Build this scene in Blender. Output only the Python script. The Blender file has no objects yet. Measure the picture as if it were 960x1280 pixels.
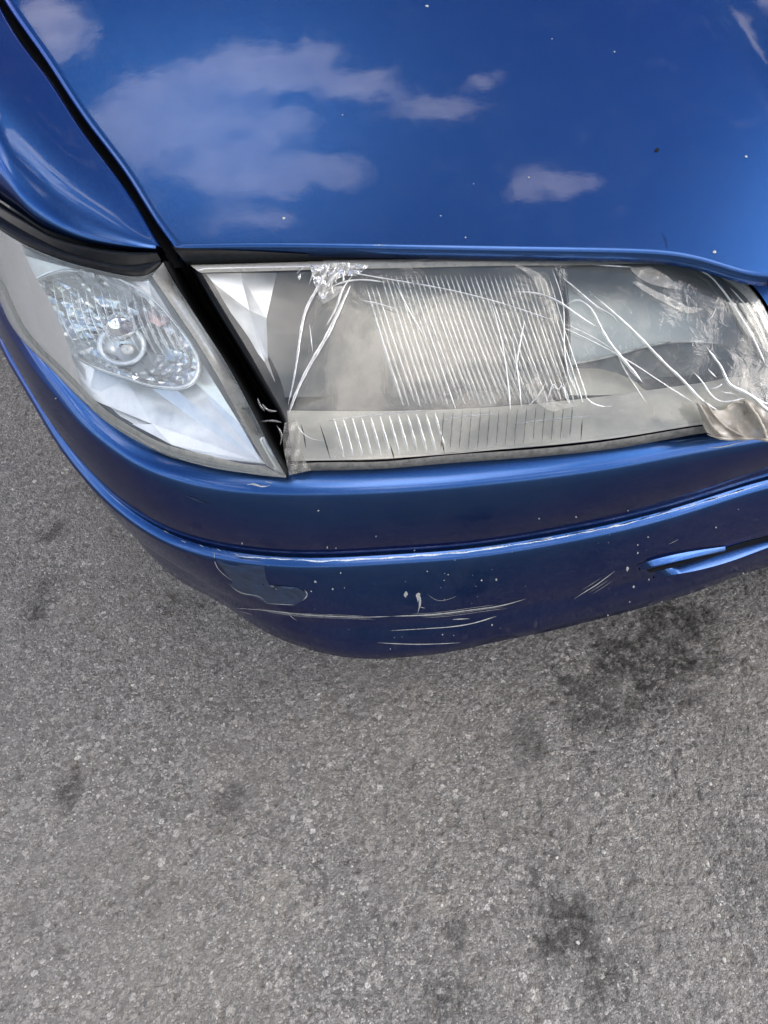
import bpy, math, random
import numpy as np
from mathutils import Vector, noise as MN
from mathutils.bvhtree import BVHTree
random.seed(4); rng = np.random.default_rng(4)
R = math.radians
S = bpy.context.scene
COL = S.collection

# ---------------------------------------------------------------- camera, sky, sun
PITCH, CZ, FPX = 50.0, 1.0, 925.0          # degrees below the horizon, lens height (m), focal length in photo pixels
cam_d = bpy.data.cameras.new('camera'); cam = bpy.data.objects.new('camera', cam_d); COL.objects.link(cam)
cam.location = (0, 0, CZ); cam.rotation_euler = (R(90-PITCH), 0, 0)
cam_d.sensor_fit = 'VERTICAL'; cam_d.sensor_height = 36; cam_d.lens = 36*FPX/1280
cam_d.clip_start = .02; cam_d.clip_end = 3000
S.camera = cam
S.view_settings.view_transform = 'Standard'; S.view_settings.look = 'None'
S.view_settings.gamma = 1; S.view_settings.exposure = 1.04
S.cycles.max_bounces = 12; S.cycles.transparent_max_bounces = 24
S.cycles.caustics_reflective = False; S.cycles.caustics_refractive = False

SUN_TO = Vector((.82, .10, .58)).normalized()
SUN_EL = math.asin(SUN_TO.z); SUN_AZ = math.atan2(SUN_TO.x, SUN_TO.y)   # azimuth from +Y towards +X
sl = bpy.data.lights.new('sun', 'SUN'); sl.energy = 1.5; sl.angle = R(50); sl.color = (1, .95, .87)
so = bpy.data.objects.new('sun', sl); COL.objects.link(so)
so.rotation_euler = SUN_TO.to_track_quat('Z', 'Y').to_euler()

W = bpy.data.worlds.new('World'); S.world = W; W.use_nodes = True

def _cl(u, v, ru, rv, rot=0, w=1.0): return ((u-495)*.00121, .25+(300-v)*.00150, ru*.00121, rv*.0015, rot, w)
CLOUDS = [_cl(180, 145, 130, 62, 18, .9), _cl(300, 100, 130, 46, 22), _cl(385, 88, 75, 30, 20), _cl(450, 122, 95, 26, -6), _cl(300, 165, 120, 44, 0), _cl(265, 212, 165, 55, 0, .62), _cl(385, 220, 90, 34, -8),
          _cl(320, 272, 90, 26, -4, .8), _cl(545, 148, 90, 22, 8), _cl(598, 114, 34, 9, 5), _cl(680, 240, 62, 19, 12), _cl(55, 10, 75, 65, 0), _cl(150, 270, 80, 60, 0, .5)]
class NT:
    """tiny helper for node trees"""
    def __init__(s, tree): s.t = tree; s.n = tree.nodes; s.l = tree.links; s.n.clear()
    def new(s, typ, **kw):
        n = s.n.new(typ)
        for k, v in kw.items(): setattr(n, k, v)
        return n
    def link(s, a, b): s.l.new(a, b)
    def put(s, sock, v):
        if hasattr(v, 'is_output'): s.l.new(v, sock)
        else: sock.default_value = v
    def math(s, op, a, b=0.0, c=0.0, clamp=False):
        n = s.new('ShaderNodeMath', operation=op, use_clamp=clamp)
        for i, v in enumerate((a, b, c)):
            s.put(n.inputs[i], v)
        return n.outputs[0]
    def noise(s, vec, scale, detail=4, rough=.55, dist=0.0):
        n = s.new('ShaderNodeTexNoise'); s.put(n.inputs['Vector'], vec)
        n.inputs['Scale'].default_value = scale; n.inputs['Detail'].default_value = detail
        n.inputs['Roughness'].default_value = rough; n.inputs['Distortion'].default_value = dist
        return n.outputs['Fac']
    def ramp(s, fac, stops, interp='LINEAR'):
        n = s.new('ShaderNodeValToRGB'); s.put(n.inputs[0], fac); cr = n.color_ramp; cr.interpolation = interp
        while len(cr.elements) < len(stops): cr.elements.new(.5)
        for e, (p, c) in zip(cr.elements, stops):
            e.position = p; e.color = (c, c, c, 1) if not hasattr(c, '__len__') else (*c, 1)
        return n.outputs[0]
    def mixc(s, fac, a, b, mode='MIX'):
        n = s.new('ShaderNodeMix', data_type='RGBA', blend_type=mode)
        s.put(n.inputs[0], fac)
        for i, v in ((6, a), (7, b)):
            s.put(n.inputs[i], (*v, 1) if isinstance(v, tuple) and len(v) == 3 else v)
        return n.outputs[2]
    def mixs(s, fac, a, b):
        n = s.new('ShaderNodeMixShader'); s.put(n.inputs[0], fac); s.link(a, n.inputs[1]); s.link(b, n.inputs[2]); return n.outputs[0]
    def bump(s, h, strength, dist, normal=None):
        n = s.new('ShaderNodeBump'); n.inputs['Strength'].default_value = strength; n.inputs['Distance'].default_value = dist
        s.link(h, n.inputs['Height'])
        if normal is not None: s.link(normal, n.inputs['Normal'])
        return n.outputs[0]
    def vmath(s, op, a, b=None):
        n = s.new('ShaderNodeVectorMath', operation=op); s.put(n.inputs[0], a)
        if b is not None: s.put(n.inputs[1], b)
        return n

def build_world():
    t = NT(W.node_tree)
    sky = t.new('ShaderNodeTexSky', sky_type='NISHITA'); sky.sun_disc = False
    sky.sun_elevation = SUN_EL; sky.sun_rotation = SUN_AZ; sky.altitude = 600; sky.dust_density = .5; sky.ozone_density = 1.4
    tc = t.new('ShaderNodeTexCoord')
    sp = t.new('ShaderNodeSeparateXYZ'); t.link(tc.outputs['Generated'], sp.inputs[0])
    zc = t.math('MAXIMUM', sp.outputs[2], .06)
    cmb = t.new('ShaderNodeCombineXYZ')                       # the cloud layer as a flat sheet seen from below
    t.link(t.math('DIVIDE', sp.outputs[0], zc), cmb.inputs[0]); t.link(t.math('DIVIDE', sp.outputs[1], zc), cmb.inputs[1])
    P = cmb.outputs[0]
    n1 = t.noise(P, 1.5, 7, .58, .3)
    n2 = t.noise(P, .45, 3, .5)
    cov = t.math('ADD', t.math('MULTIPLY', n1, .65), t.math('MULTIPLY', n2, .5))
    broken = t.ramp(cov, [(.60, 0.0), (.70, 1.0)])              # broken cloud over the rest of the sky
    # the wisps behind the car that the bonnet mirrors: soft lumps pulled apart by turbulence
    def turb(sc, amp, vec):
        wn = t.new('ShaderNodeTexNoise'); t.link(vec, wn.inputs['Vector']); wn.inputs['Scale'].default_value = sc; wn.inputs['Detail'].default_value = 6; wn.inputs['Roughness'].default_value = .6
        return t.vmath('ADD', vec, t.vmath('MULTIPLY', t.vmath('SUBTRACT', wn.outputs['Color'], (.5, .5, .5)).outputs[0], (amp, amp*.75, 0)).outputs[0]).outputs[0]
    Q = turb(9, .15, turb(3.2, .05, P))
    f = None
    for x, y, rx, ry, rot, w in CLOUDS:
        mp = t.new('ShaderNodeMapping', vector_type='TEXTURE'); t.link(Q, mp.inputs[0])
        mp.inputs['Location'].default_value = (x, y, 0); mp.inputs['Rotation'].default_value = (0, 0, R(rot)); mp.inputs['Scale'].default_value = (rx, ry, 1)
        g = t.math('MULTIPLY', t.math('SUBTRACT', 1.0, t.vmath('LENGTH', mp.outputs[0]).outputs['Value'], clamp=True), w)
        f = g if f is None else t.math('ADD', f, g)
    mp = t.new('ShaderNodeMapping'); t.link(Q, mp.inputs[0]); mp.inputs['Rotation'].default_value = (0, 0, R(-24)); mp.inputs['Scale'].default_value = (6, 15, 1)
    fine = t.noise(mp.outputs[0], 1.0, 8, .64)
    wisps = t.ramp(t.math('ADD', t.math('MINIMUM', f, .62), t.math('MULTIPLY', t.math('SUBTRACT', fine, .5), 1.6)), [(.18, 0.0), (.48, .5), (1.0, 1.0)])
    mp = t.new('ShaderNodeMapping', vector_type='TEXTURE'); t.link(Q, mp.inputs[0]); mp.inputs['Location'].default_value = (.0, .50, 0); mp.inputs['Scale'].default_value = (1.25, .62, 1)
    near = t.ramp(t.vmath('LENGTH', mp.outputs[0]).outputs['Value'], [(.75, 1.0), (1.0, 0.0)])
    mask = t.math('ADD', t.math('MULTIPLY', wisps, near), t.math('MULTIPLY', broken, t.math('SUBTRACT', 1.0, near)), clamp=True)
    up = t.ramp(sp.outputs[2], [(.02, 0.0), (.15, 1.0)])
    mask = t.math('MULTIPLY', mask, up)
    dens = t.ramp(n1, [(.35, .75), (.75, 1.0)])
    cl = t.mixc(dens, (22.0, 20.2, 19.6), (32.0, 29.0, 27.0))
    col = t.mixc(t.math('MULTIPLY', mask, .92), sky.outputs[0], cl)
    bg = t.new('ShaderNodeBackground'); t.link(col, bg.inputs[0]); bg.inputs[1].default_value = .15
    o = t.new('ShaderNodeOutputWorld'); t.link(bg.outputs[0], o.inputs[0])
build_world()

# ---------------------------------------------------------------- sight lines of the photograph -> points in the place
CP, SP_ = math.cos(R(PITCH)), math.sin(R(PITCH))
FWD = np.array([0, CP, -SP_]); UP = np.array([0, SP_, CP]); RT = np.array([1., 0, 0]); C0 = np.array([0, 0, CZ])
def ray(u, v):
    return FWD + RT*((u-480)/FPX) + UP*((640-v)/FPX)          # its length along the lens axis is 1
def at(u, v, z):
    d = ray(u, v); return C0 + d*((z-CZ)/d[2])
def atd(u, v, depth): return C0 + ray(u, v)*depth
def pix(p):
    q = np.asarray(p, float)-C0; k = q@FWD
    return np.array([480+FPX*(q@RT)/k, 640-FPX*(q@UP)/k])

# the car stands turned 10 degrees to the photograph; lateral / backward axes from the middle of its nose
TH = R(10); DL = np.array([math.cos(TH), math.sin(TH), 0]); DB = np.array([-math.sin(TH), math.cos(TH), 0])
ORG = np.array([.52, .505, 0.])
def car(lat, back, z): return ORG + DL*lat + DB*back + np.array([0, 0, z])
def mirror(p):
    p = np.asarray(p, float); l = (p-ORG)@DL
    return p - 2*np.multiply.outer(l, DL)

# ---------------------------------------------------------------- curves and sheets
def spline(pts, n, closed=False):
    """natural cubic through pts (any dimension), resampled evenly by length"""
    P = np.asarray(pts, float); m = len(P)
    if m == 2:
        t = np.linspace(0, 1, n)[:, None]; return P[0]*(1-t)+P[1]*t
    d = np.sqrt(np.maximum(np.linalg.norm(np.diff(P, axis=0), axis=1), 1e-9)); x = np.r_[0, np.cumsum(d**2)**1.0]
    h = np.diff(x); A = np.zeros((m, m)); B = np.zeros_like(P); A[0, 0] = A[-1, -1] = 1
    for i in range(1, m-1):
        A[i, i-1] = h[i-1]; A[i, i] = 2*(h[i-1]+h[i]); A[i, i+1] = h[i]
        B[i] = 6*((P[i+1]-P[i])/h[i]-(P[i]-P[i-1])/h[i-1])
    M = np.linalg.solve(A, B)
    def ev(xx):
        i = np.clip(np.searchsorted(x, xx, side='right')-1, 0, m-2); a = (x[i+1]-xx)[:, None]; b = (xx-x[i])[:, None]; hh = h[i][:, None]
        return M[i]*a**3/(6*hh)+M[i+1]*b**3/(6*hh)+(P[i]/hh-M[i]*hh/6)*a+(P[i+1]/hh-M[i+1]*hh/6)*b
    xf = np.linspace(0, x[-1], n*8); Q = ev(xf); L = np.r_[0, np.cumsum(np.linalg.norm(np.diff(Q, axis=0), axis=1))]
    return ev(np.interp(np.linspace(0, L[-1], n), L, xf))
def spline_at(xs, ys, q):
    """smooth 1-d interpolation (monotone enough) of ys over xs"""
    return np.interp(q, xs, ys)
def coons(top, right, bottom, left, ns, nt):
    """top, bottom run left to right; left, right run top to bottom"""
    T, B_ = spline(top, ns), spline(bottom, ns); L_, R_ = spline(left, nt), spline(right, nt)
    s = np.linspace(0, 1, ns)[None, :, None]; t = np.linspace(0, 1, nt)[:, None, None]
    return ((1-t)*T[None]+t*B_[None]+(1-s)*L_[:, None]+s*R_[:, None]
            -((1-s)*(1-t)*T[0]+s*(1-t)*T[-1]+(1-s)*t*B_[0]+s*t*B_[-1]))
def grid_faces(nr, nc, flip=False, close=False):
    i = np.arange(nr*nc).reshape(nr, nc)
    a, b, c, d = i[:-1, :-1], i[:-1, 1:], i[1:, 1:], i[1:, :-1]
    f = np.stack([a, d, c, b] if flip else [a, b, c, d], -1).reshape(-1, 4)
    return f
ORIGIN = {}
def mesh(name, V, F, mat, parent=None, smooth=True, mats=None, fmat=None):
    V = np.asarray(V, float).reshape(-1, 3); o0 = V.mean(0)
    me = bpy.data.meshes.new(name)
    me.from_pydata((V-o0).tolist(), [], [tuple(int(k) for k in f) for f in F]); me.update()
    me.materials.append(mat)
    if smooth: me.polygons.foreach_set('use_smooth', np.ones(len(me.polygons), bool))
    ob = bpy.data.objects.new(name, me); COL.objects.link(ob)
    if parent is not None:
        ob.parent = parent; ob.location = o0-ORIGIN[parent.name]
    else: ob.location = o0
    ORIGIN[ob.name] = o0
    return ob
def sheet(name, G, mat, parent=None, flip=False, smooth=True):
    G = np.asarray(G); nr, nc = G.shape[:2]
    return mesh(name, G.reshape(-1, 3), grid_faces(nr, nc, flip), mat, parent, smooth)
def merge(parts):
    Vs, Fs, k = [], [], 0
    for V, F in parts:
        V = np.asarray(V).reshape(-1, 3); Vs.append(V); Fs += [tuple(int(a)+k for a in f) for f in F]; k += len(V)
    return np.concatenate(Vs), Fs
def gv(G, flip=False):
    G = np.asarray(G); return G.reshape(-1, 3), grid_faces(G.shape[0], G.shape[1], flip)
def bvh_of(G):
    G = np.asarray(G); V, F = gv(G)
    return BVHTree.FromPolygons([Vector(v) for v in V], [tuple(int(k) for k in f) for f in F])
def hit(bvh, u, v, off=0.0):
    d = ray(u, v); h = bvh.ray_cast(Vector(C0), Vector(d))
    if h[0] is None: return None, None
    n = np.array(h[1]); n = n if n@d < 0 else -n
    return np.array(h[0])+n*off, n

# ---------------------------------------------------------------- materials
def material(name):
    m = bpy.data.materials.new(name); m.use_nodes = True; return m, NT(m.node_tree)
def out(t, sh):
    o = t.new('ShaderNodeOutputMaterial'); t.link(sh, o.inputs[0])
def pbr(t, **kw):
    p = t.new('ShaderNodeBsdfPrincipled')
    for k, v in kw.items():
        k = k.replace('_', ' ')
        s = p.inputs[k]
        t.put(s, (*v, 1) if isinstance(v, tuple) and len(v) == 3 and k != 'Normal' else v)
    return p.outputs[0]
def wpos(t):
    return t.new('ShaderNodeNewGeometry').outputs['Position']

def m_paint():
    m, t = material('blue metallic paint'); P = wpos(t)
    flake = t.noise(P, 2600, 2, .6)
    mott = t.noise(P, 9, 5, .6)
    col = t.mixc(t.ramp(flake, [(.35, 0.), (.7, 1.)]), (.014, .050, .158), (.032, .088, .238))
    col = t.mixc(t.math('MULTIPLY', mott, .06), col, (.02, .065, .19))
    peel = t.noise(P, 420, 2, .5); wav = t.noise(P, 26, 2, .5)
    nb = t.bump(peel, .02, .0005); nb = t.bump(wav, .05, .003, nb)
    fb = t.bump(flake, .18, .0003)
    rough = t.ramp(t.noise(P, 60, 6, .65), [(.3, .02), (.75, .07)])
    sh = pbr(t, Base_Color=col, Metallic=.97, Roughness=.27, Normal=fb, Specular_Tint=(.03, .10, .36), Coat_Weight=.62, Coat_Roughness=rough, Coat_IOR=1.36, Coat_Normal=nb)
    dust = t.new('ShaderNodeBsdfDiffuse'); dust.inputs[0].default_value = (.34, .33, .33, 1)
    dm = t.math('MULTIPLY', t.ramp(t.noise(P, 34, 8, .7), [(.46, .0), (.8, 1.0)]), .012)
    speck = t.ramp(t.noise(P, 1100, 2, .5), [(.71, 0.), (.77, 1.)])
    dm = t.math('ADD', dm, t.math('MULTIPLY', speck, .07))
    out(t, t.mixs(dm, sh, dust.outputs[0])); return m
def m_plain(name, col, rough=.6, metal=0.0, var=.25, scale=60, bump=.0, spec=.5):
    m, t = material(name); P = wpos(t); n = t.noise(P, scale, 6, .65)
    lo = tuple(c*(1-var) for c in col); hi = tuple(min(1, c*(1+var)) for c in col)
    c = t.mixc(t.ramp(n, [(.3, 0.), (.7, 1.)]), lo, hi)
    kw = dict(Base_Color=c, Roughness=rough, Metallic=metal, Specular_IOR_Level=spec)
    if bump: kw['Normal'] = t.bump(t.noise(P, scale*6, 4, .6), bump, .002)
    out(t, pbr(t, **kw)); return m
def m_clear(name, tint, haze, rough=.03, scale=40, haze_col=(.75, .76, .74), lo=.35, hi=.75, bumpd=.0, ior=1.5):
    m, t = material(name); P = wpos(t)
    tr = t.new('ShaderNodeBsdfTransparent'); tr.inputs[0].default_value = (*tint, 1)
    gl = t.new('ShaderNodeBsdfGlossy'); gl.inputs['Roughness'].default_value = rough
    lw = t.new('ShaderNodeFresnel'); lw.inputs[0].default_value = ior
    if bumpd:
        b = t.bump(t.noise(P, 55, 4, .6, .6), .6, bumpd); t.link(b, gl.inputs['Normal']); t.link(b, lw.inputs['Normal'])
    a = t.mixs(lw.outputs[0], tr.outputs[0], gl.outputs[0])
    df = t.new('ShaderNodeBsdfDiffuse'); df.inputs[0].default_value = (*haze_col, 1)
    tl = t.new('ShaderNodeBsdfTranslucent'); tl.inputs[0].default_value = (*haze_col, 1)
    milk = t.mixs(.4, df.outputs[0], tl.outputs[0])
    n = t.noise(P, scale, 8, .7, .4)
    f = t.math('MULTIPLY', t.ramp(n, [(lo, .25), (hi, 1.0)]), haze, clamp=True)
    sc = t.ramp(t.noise(P, 700, 3, .6), [(.62, 0.), (.72, 1.)])
    f = t.math('ADD', f, t.math('MULTIPLY', sc, haze*.5), clamp=True)
    out(t, t.mixs(f, a, milk)); return m
def m_chrome(name, col, rough, scale=90, bump=.0, dust=.15, dcol=(.55, .54, .51), metal=1.0):
    m, t = material(name); P = wpos(t)
    kw = dict(Base_Color=col, Metallic=metal, Roughness=rough)
    if bump:
        v = t.new('ShaderNodeTexVoronoi'); t.link(P, v.inputs['Vector']); v.inputs['Scale'].default_value = scale
        kw['Normal'] = t.bump(v.outputs['Distance'], bump, .004)
    sh = pbr(t, **kw); d = t.new('ShaderNodeBsdfDiffuse'); d.inputs[0].default_value = (*dcol, 1)
    f = t.math('MULTIPLY', t.ramp(t.noise(P, 48, 7, .7), [(.3, .2), (.75, 1.0)]), dust)
    out(t, t.mixs(f, sh, d.outputs[0])); return m
def noisec(t, P, sc):
    n = t.new('ShaderNodeTexNoise'); t.link(P, n.inputs['Vector']); n.inputs['Scale'].default_value = sc; n.inputs['Detail'].default_value = 2; return n.outputs['Color']
def m_asphalt():
    m, t = material('old grey asphalt'); P = wpos(t)
    at_ = t.new('ShaderNodeAttribute', attribute_name='stone'); st = t.new('ShaderNodeAttribute', attribute_name='stain')
    big = t.noise(P, 3.2, 5, .6); fine = t.noise(P, 1500, 3, .6); mid = t.noise(P, 260, 4, .65)
    wp = t.vmath('ADD', P, t.vmath('MULTIPLY', t.vmath('SUBTRACT', noisec(t, P, 420), (.5, .5, .5)).outputs[0], (.0022, .0022, .0022)).outputs[0]).outputs[0]
    def stones(scale):
        v = t.new('ShaderNodeTexVoronoi'); t.link(wp, v.inputs['Vector']); v.inputs['Scale'].default_value = scale
        sp = t.new('ShaderNodeSeparateXYZ'); t.link(v.outputs['Color'], sp.inputs[0]); return v.outputs['Distance'], sp.outputs[0], sp.outputs[1]
    d1, r1, k1 = stones(400); d2, r2, k2 = stones(175)
    tone = [(0., (.060, .057, .052)), (.28, (.118, .112, .103)), (.60, (.212, .201, .185)), (.86, (.325, .308, .282)), (.965, (.44, .415, .38)), (1., (.68, .65, .60))]
    c = t.mixc(t.ramp(k2, [(.60, 0.), (.66, 1.)], 'CONSTANT'), t.ramp(r1, tone), t.ramp(r2, tone))
    edge = t.math('MULTIPLY', t.ramp(d1, [(.45, 0.), (.8, 1.)]), .55)
    c = t.mixc(edge, c, (.066, .063, .058))
    c = t.mixc(t.math('MULTIPLY', at_.outputs['Fac'], .35), c, (.20, .193, .18))
    c = t.mixc(t.ramp(fine, [(.35, .0), (.75, .35)]), c, (.24, .23, .213))
    c = t.mixc(t.math('MULTIPLY', t.ramp(big, [(.40, 0.), (.62, 1.)]), .38), c, (.225, .208, .180))
    c = t.mixc(t.math('MULTIPLY', t.ramp(t.noise(P, 7.5, 6, .65), [(.52, 0.), (.70, 1.)]), .35), c, (.085, .081, .074))
    sm = t.math('MULTIPLY', st.outputs['Fac'], t.ramp(t.noise(P, 75, 8, .72), [(.40, .25), (.54, 1.)]), clamp=True)
    c = t.mixc(t.math('MULTIPLY', sm, .92), c, (.022, .021, .018))
    lt = t.new('ShaderNodeAttribute', attribute_name='pale')
    pm = t.math('MULTIPLY', lt.outputs['Fac'], t.ramp(t.noise(P, 70, 6, .7), [(.4, 0.), (.65, 1.)]), clamp=True)
    c = t.mixc(t.math('MULTIPLY', pm, .55), c, (.33, .30, .25))
    hgt = t.math('SUBTRACT', t.math('ADD', t.math('MULTIPLY', mid, .9), t.math('MULTIPLY', fine, .3)), t.math('MULTIPLY', d1, .9))
    nb = t.bump(hgt, 1.0, .0028)
    out(t, pbr(t, Base_Color=c, Roughness=.82, Specular_IOR_Level=.45, Normal=nb)); return m

PAINT = m_paint(); ASPH = m_asphalt()
RUBBER = m_plain('black rubber', (.0035, .004, .0045), .36, var=.6, scale=220, spec=.12)
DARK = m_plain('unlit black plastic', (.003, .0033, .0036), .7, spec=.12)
SEAL = m_plain('dirty grey seal', (.085, .082, .075), .7, var=.5, scale=180, bump=.3)
LENS = m_clear('scuffed clear lens', (.96, .965, .95), .055, .04, haze_col=(.76, .74, .67))
CORNER = m_clear('milky corner lens', (.95, .97, .98), .24, .16, scale=30, haze_col=(.68, .72, .73), lo=.15, hi=.8, ior=1.16)
RIB = m_clear('moulded lens rib', (.92, .93, .93), .25, .08, scale=120, haze_col=(.8, .8, .78))
FILM = m_clear('loose clear film', (.94, .95, .93), .085, .06, scale=22, haze_col=(.66, .65, .58), bumpd=.0016, ior=1.36)
CREASE = m_clear('whitened film crease', (.95, .95, .93), .66, .10, scale=75, haze_col=(.93, .92, .89), lo=.36, hi=.60)
TAPE = m_clear('crumpled film edge', (.85, .85, .82), .55, .12, scale=90, haze_col=(.55, .53, .49), bumpd=.01)
CHROME = m_chrome('dull reflector chrome', (.095, .097, .098), .32, dust=.35, dcol=(.15, .15, .145))
CHROME_B = m_chrome('bright reflector chrome', (.58, .60, .62), .28, dust=.7, dcol=(.78, .80, .80))
FACET = m_chrome('faceted reflector chrome', (.46, .48, .49), .16, scale=110, bump=.5, dust=.18)
SILVER = m_chrome('dusty silver shelf', (.60, .58, .54), .45, dust=.75, dcol=(.50, .475, .43))
SCRAPE = m_plain('bare grey primer', (.30, .30, .29), .7, var=.7, scale=900)
EDGE = m_plain('pale lip sheen and wear', (.50, .53, .58), .4, var=.5, scale=500)
WORN = m_plain('scraped paint', (.008, .021, .052), .45, var=.5, scale=120)
HOUSE = m_plain('grey lamp housing', (.030, .031, .032), .6)
GLASS = m_plain('window glass', (.01, .013, .013), .04, var=.1)
TYRE = m_plain('tyre rubber', (.015, .015, .015), .8)
ALLOY = m_plain('silver wheel', (.45, .45, .46), .35, metal=.8)

# ---------------------------------------------------------------- ground: one sheet, fine where the photograph looks
def worley(x, y, cell, seed):
    r = np.random.default_rng(seed); N = 512
    jx, jy, tone = r.random((N, N)), r.random((N, N)), r.random((N, N))
    ix, iy = np.floor(x/cell).astype(int), np.floor(y/cell).astype(int); fx, fy = x/cell-ix, y/cell-iy
    d1 = np.full(x.shape, 9.); d2 = np.full(x.shape, 9.); tn = np.zeros(x.shape)
    for dx in (-1, 0, 1):
        for dy in (-1, 0, 1):
            a, b = (ix+dx) % N, (iy+dy) % N
            d = np.hypot(dx+jx[a, b]-fx, dy+jy[a, b]-fy)
            c = d < d1; d2 = np.where(c, d1, np.minimum(d2, d)); tn = np.where(c, tone[a, b], tn); d1 = np.where(c, d, d1)
    return d1, d2, tn
def vnoise(x, y, cell, seed):
    r = np.random.default_rng(seed); N = 256; T = r.random((N, N))
    ix, iy = np.floor(x/cell).astype(int), np.floor(y/cell).astype(int); fx, fy = x/cell-ix, y/cell-iy
    fx = fx*fx*(3-2*fx); fy = fy*fy*(3-2*fy); g = lambda a, b: T[a % N, b % N]
    return (g(ix, iy)*(1-fx)+g(ix+1, iy)*fx)*(1-fy)+(g(ix, iy+1)*(1-fx)+g(ix+1, iy+1)*fx)*fy
def build_ground():
    st = .0018
    def axis(a, b):
        core = np.arange(a, b, st); k = st*1.35**np.arange(1, 44); k = k[np.cumsum(k) < 900]; c = np.cumsum(k)
        return np.r_[(core[0]-c)[::-1], core, core[-1]+c]
    xs, ys = axis(-1.02, .66), axis(.03, 1.52)
    X, Y = np.meshgrid(xs, ys); x, y = X.ravel(), Y.ravel()
    fall = np.clip((1.12-np.abs(x+.18))/.22, 0, 1)*np.clip((.98-np.abs(y-.77))/.20, 0, 1)
    d1, d2, t1 = worley(x, y, .0068, 1); e1, e2, t2 = worley(x+.7, y+.3, .0042, 2)
    z = .0021*np.clip(1-d1*1.25, 0, 1)*(.35+t1) + .0010*np.clip(1-e1*1.3, 0, 1)*(.3+t2)
    z += .0028*(vnoise(x, y, .035, 3)-.5)+.0045*(vnoise(x, y, .12, 4)-.5)-.0018*(vnoise(x, y, .012, 5) > .80)
    tone = np.where(t1 > .55, t1*np.clip((d2-d1)*5, 0, 1), t2*.8*np.clip((e2-e1)*4, .2, 1))
    tone = np.clip(tone*.9+.10*vnoise(x, y, .02, 8), 0, 1); tone = np.where((t2 > .988) & (e1 < .45), 1.0, np.minimum(tone, .92))
    # worn, damp and pale places of the real surface
    stain = np.zeros(x.shape); pale = np.zeros(x.shape)
    def spot(arr, u, v, ru, rv, w, ang=0):
        p = at(u, v, 0); q = at(u+60, v, 0); k = np.linalg.norm(q-p)/60
        dx, dy = x-p[0], y-p[1]; ca, sa = math.cos(ang), math.sin(ang)
        a, b = (dx*ca+dy*sa)/(ru*k), (-dx*sa+dy*ca)/(rv*k*1.15)
        r = np.sqrt(a*a+b*b)+.9*(vnoise(x, y, .03, 21)-.5)+.5*(vnoise(x, y, .009, 22)-.5)
        arr[:] = np.maximum(arr, w*np.clip((1.15-r)/.75, 0, 1))
    for a in ((815, 830, 95, 75, 1., .5), (740, 880, 60, 60, .85), (850, 775, 60, 40, 1.), (700, 1150, 45, 60, .9), (745, 1205, 40, 40, .7),
              (668, 930, 28, 30, .55), (68, 660, 22, 16, .8), (50, 745, 16, 30, .75), (85, 985, 20, 26, .8), (292, 1000, 26, 18, .55),
              (240, 755, 42, 18, .45), (570, 1165, 14, 26, .7), (940, 1090, 40, 60, .4), (565, 1240, 50, 36, .5)): spot(stain, *a)
    for a in ((345, 1140, 55, 50, .9), (398, 868, 18, 8, .9), (118, 950, 30, 30, .5), (90, 752, 22, 20, .6), (548, 1128, 16, 16, 1.), (788, 1036, 12, 10, 1.),
              (800, 1175, 22, 10, .8), (905, 1200, 20, 14, .6), (600, 1222, 22, 8, .7), (430, 1010, 90, 60, .3), (880, 980, 100, 90, .35)): spot(pale, *a)
    z -= .0022*stain*(vnoise(x, y, .02, 9))
    V = np.stack([x, y, z*fall-.004], 1); nr, nc = X.shape
    F = grid_faces(nr, nc)
    me = bpy.data.meshes.new('ground'); me.vertices.add(len(V)); me.vertices.foreach_set('co', V.astype(np.float32).ravel())
    me.loops.add(F.size); me.loops.foreach_set('vertex_index', F.astype(np.int32).ravel())
    me.polygons.add(len(F)); me.polygons.foreach_set('loop_start', np.arange(0, F.size, 4, dtype=np.int32))
    me.polygons.foreach_set('use_smooth', np.ones(len(F), bool)); me.update(calc_edges=True)
    far = (1-fall)
    for nm, arr in (('stone', tone*fall+.5*far), ('stain', stain), ('pale', pale)):
        me.attributes.new(nm, 'FLOAT', 'POINT').data.foreach_set('value', arr.astype(np.float32))
    me.materials.append(ASPH)
    o = bpy.data.objects.new('ground', me); COL.objects.link(o); o['kind'] = 'structure'
    return o
build_ground()

# ---------------------------------------------------------------- the car
CAR = bpy.data.objects.new('car', None); COL.objects.link(CAR); CAR.location = ORG; ORIGIN['car'] = ORG.copy()
CAR['label'] = 'blue metallic car with film over its cracked headlight and a scraped front bumper'; CAR['category'] = 'car'

# hood height over the plan; its crease runs from the windscreen to the grille
_c1, _c2 = None, None
def Hraw(x, y):
    yy = y-.5
    return .700+.43*yy-.13*yy*yy-.07*(x-.1)**2
def on_surface(f, u, v):
    d = ray(u, v); lo, hi = .25, 4.0
    g = lambda t: (C0+d*t)[2]-f(*(C0+d*t)[:2])
    ts = np.linspace(lo, hi, 120); prev = g(ts[0])
    for a, b in zip(ts[:-1], ts[1:]):
        nb = g(b)
        if prev > 0 >= nb:
            for _ in range(40):
                m = (a+b)/2
                if g(m) > 0: a = m
                else: b = m
            return C0+d*a
        prev = nb
    return C0+d*ts[-1]
_c1 = on_surface(Hraw, 893, 0)[:2]; _c2 = on_surface(Hraw, 968, 85)[:2]
_cd = (_c2-_c1)/np.linalg.norm(_c2-_c1); _cn = np.array([-_cd[1], _cd[0]])
if _cn[0] < 0: _cn = -_cn
def H(x, y):
    s = (x-_c1[0])*_cn[0]+(y-_c1[1])*_cn[1]
    k = .010; sp = k*np.log1p(np.exp(np.clip(s/k, -40, 40)))
    return Hraw(x, y)+.50*sp/(1+14*sp)

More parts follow.
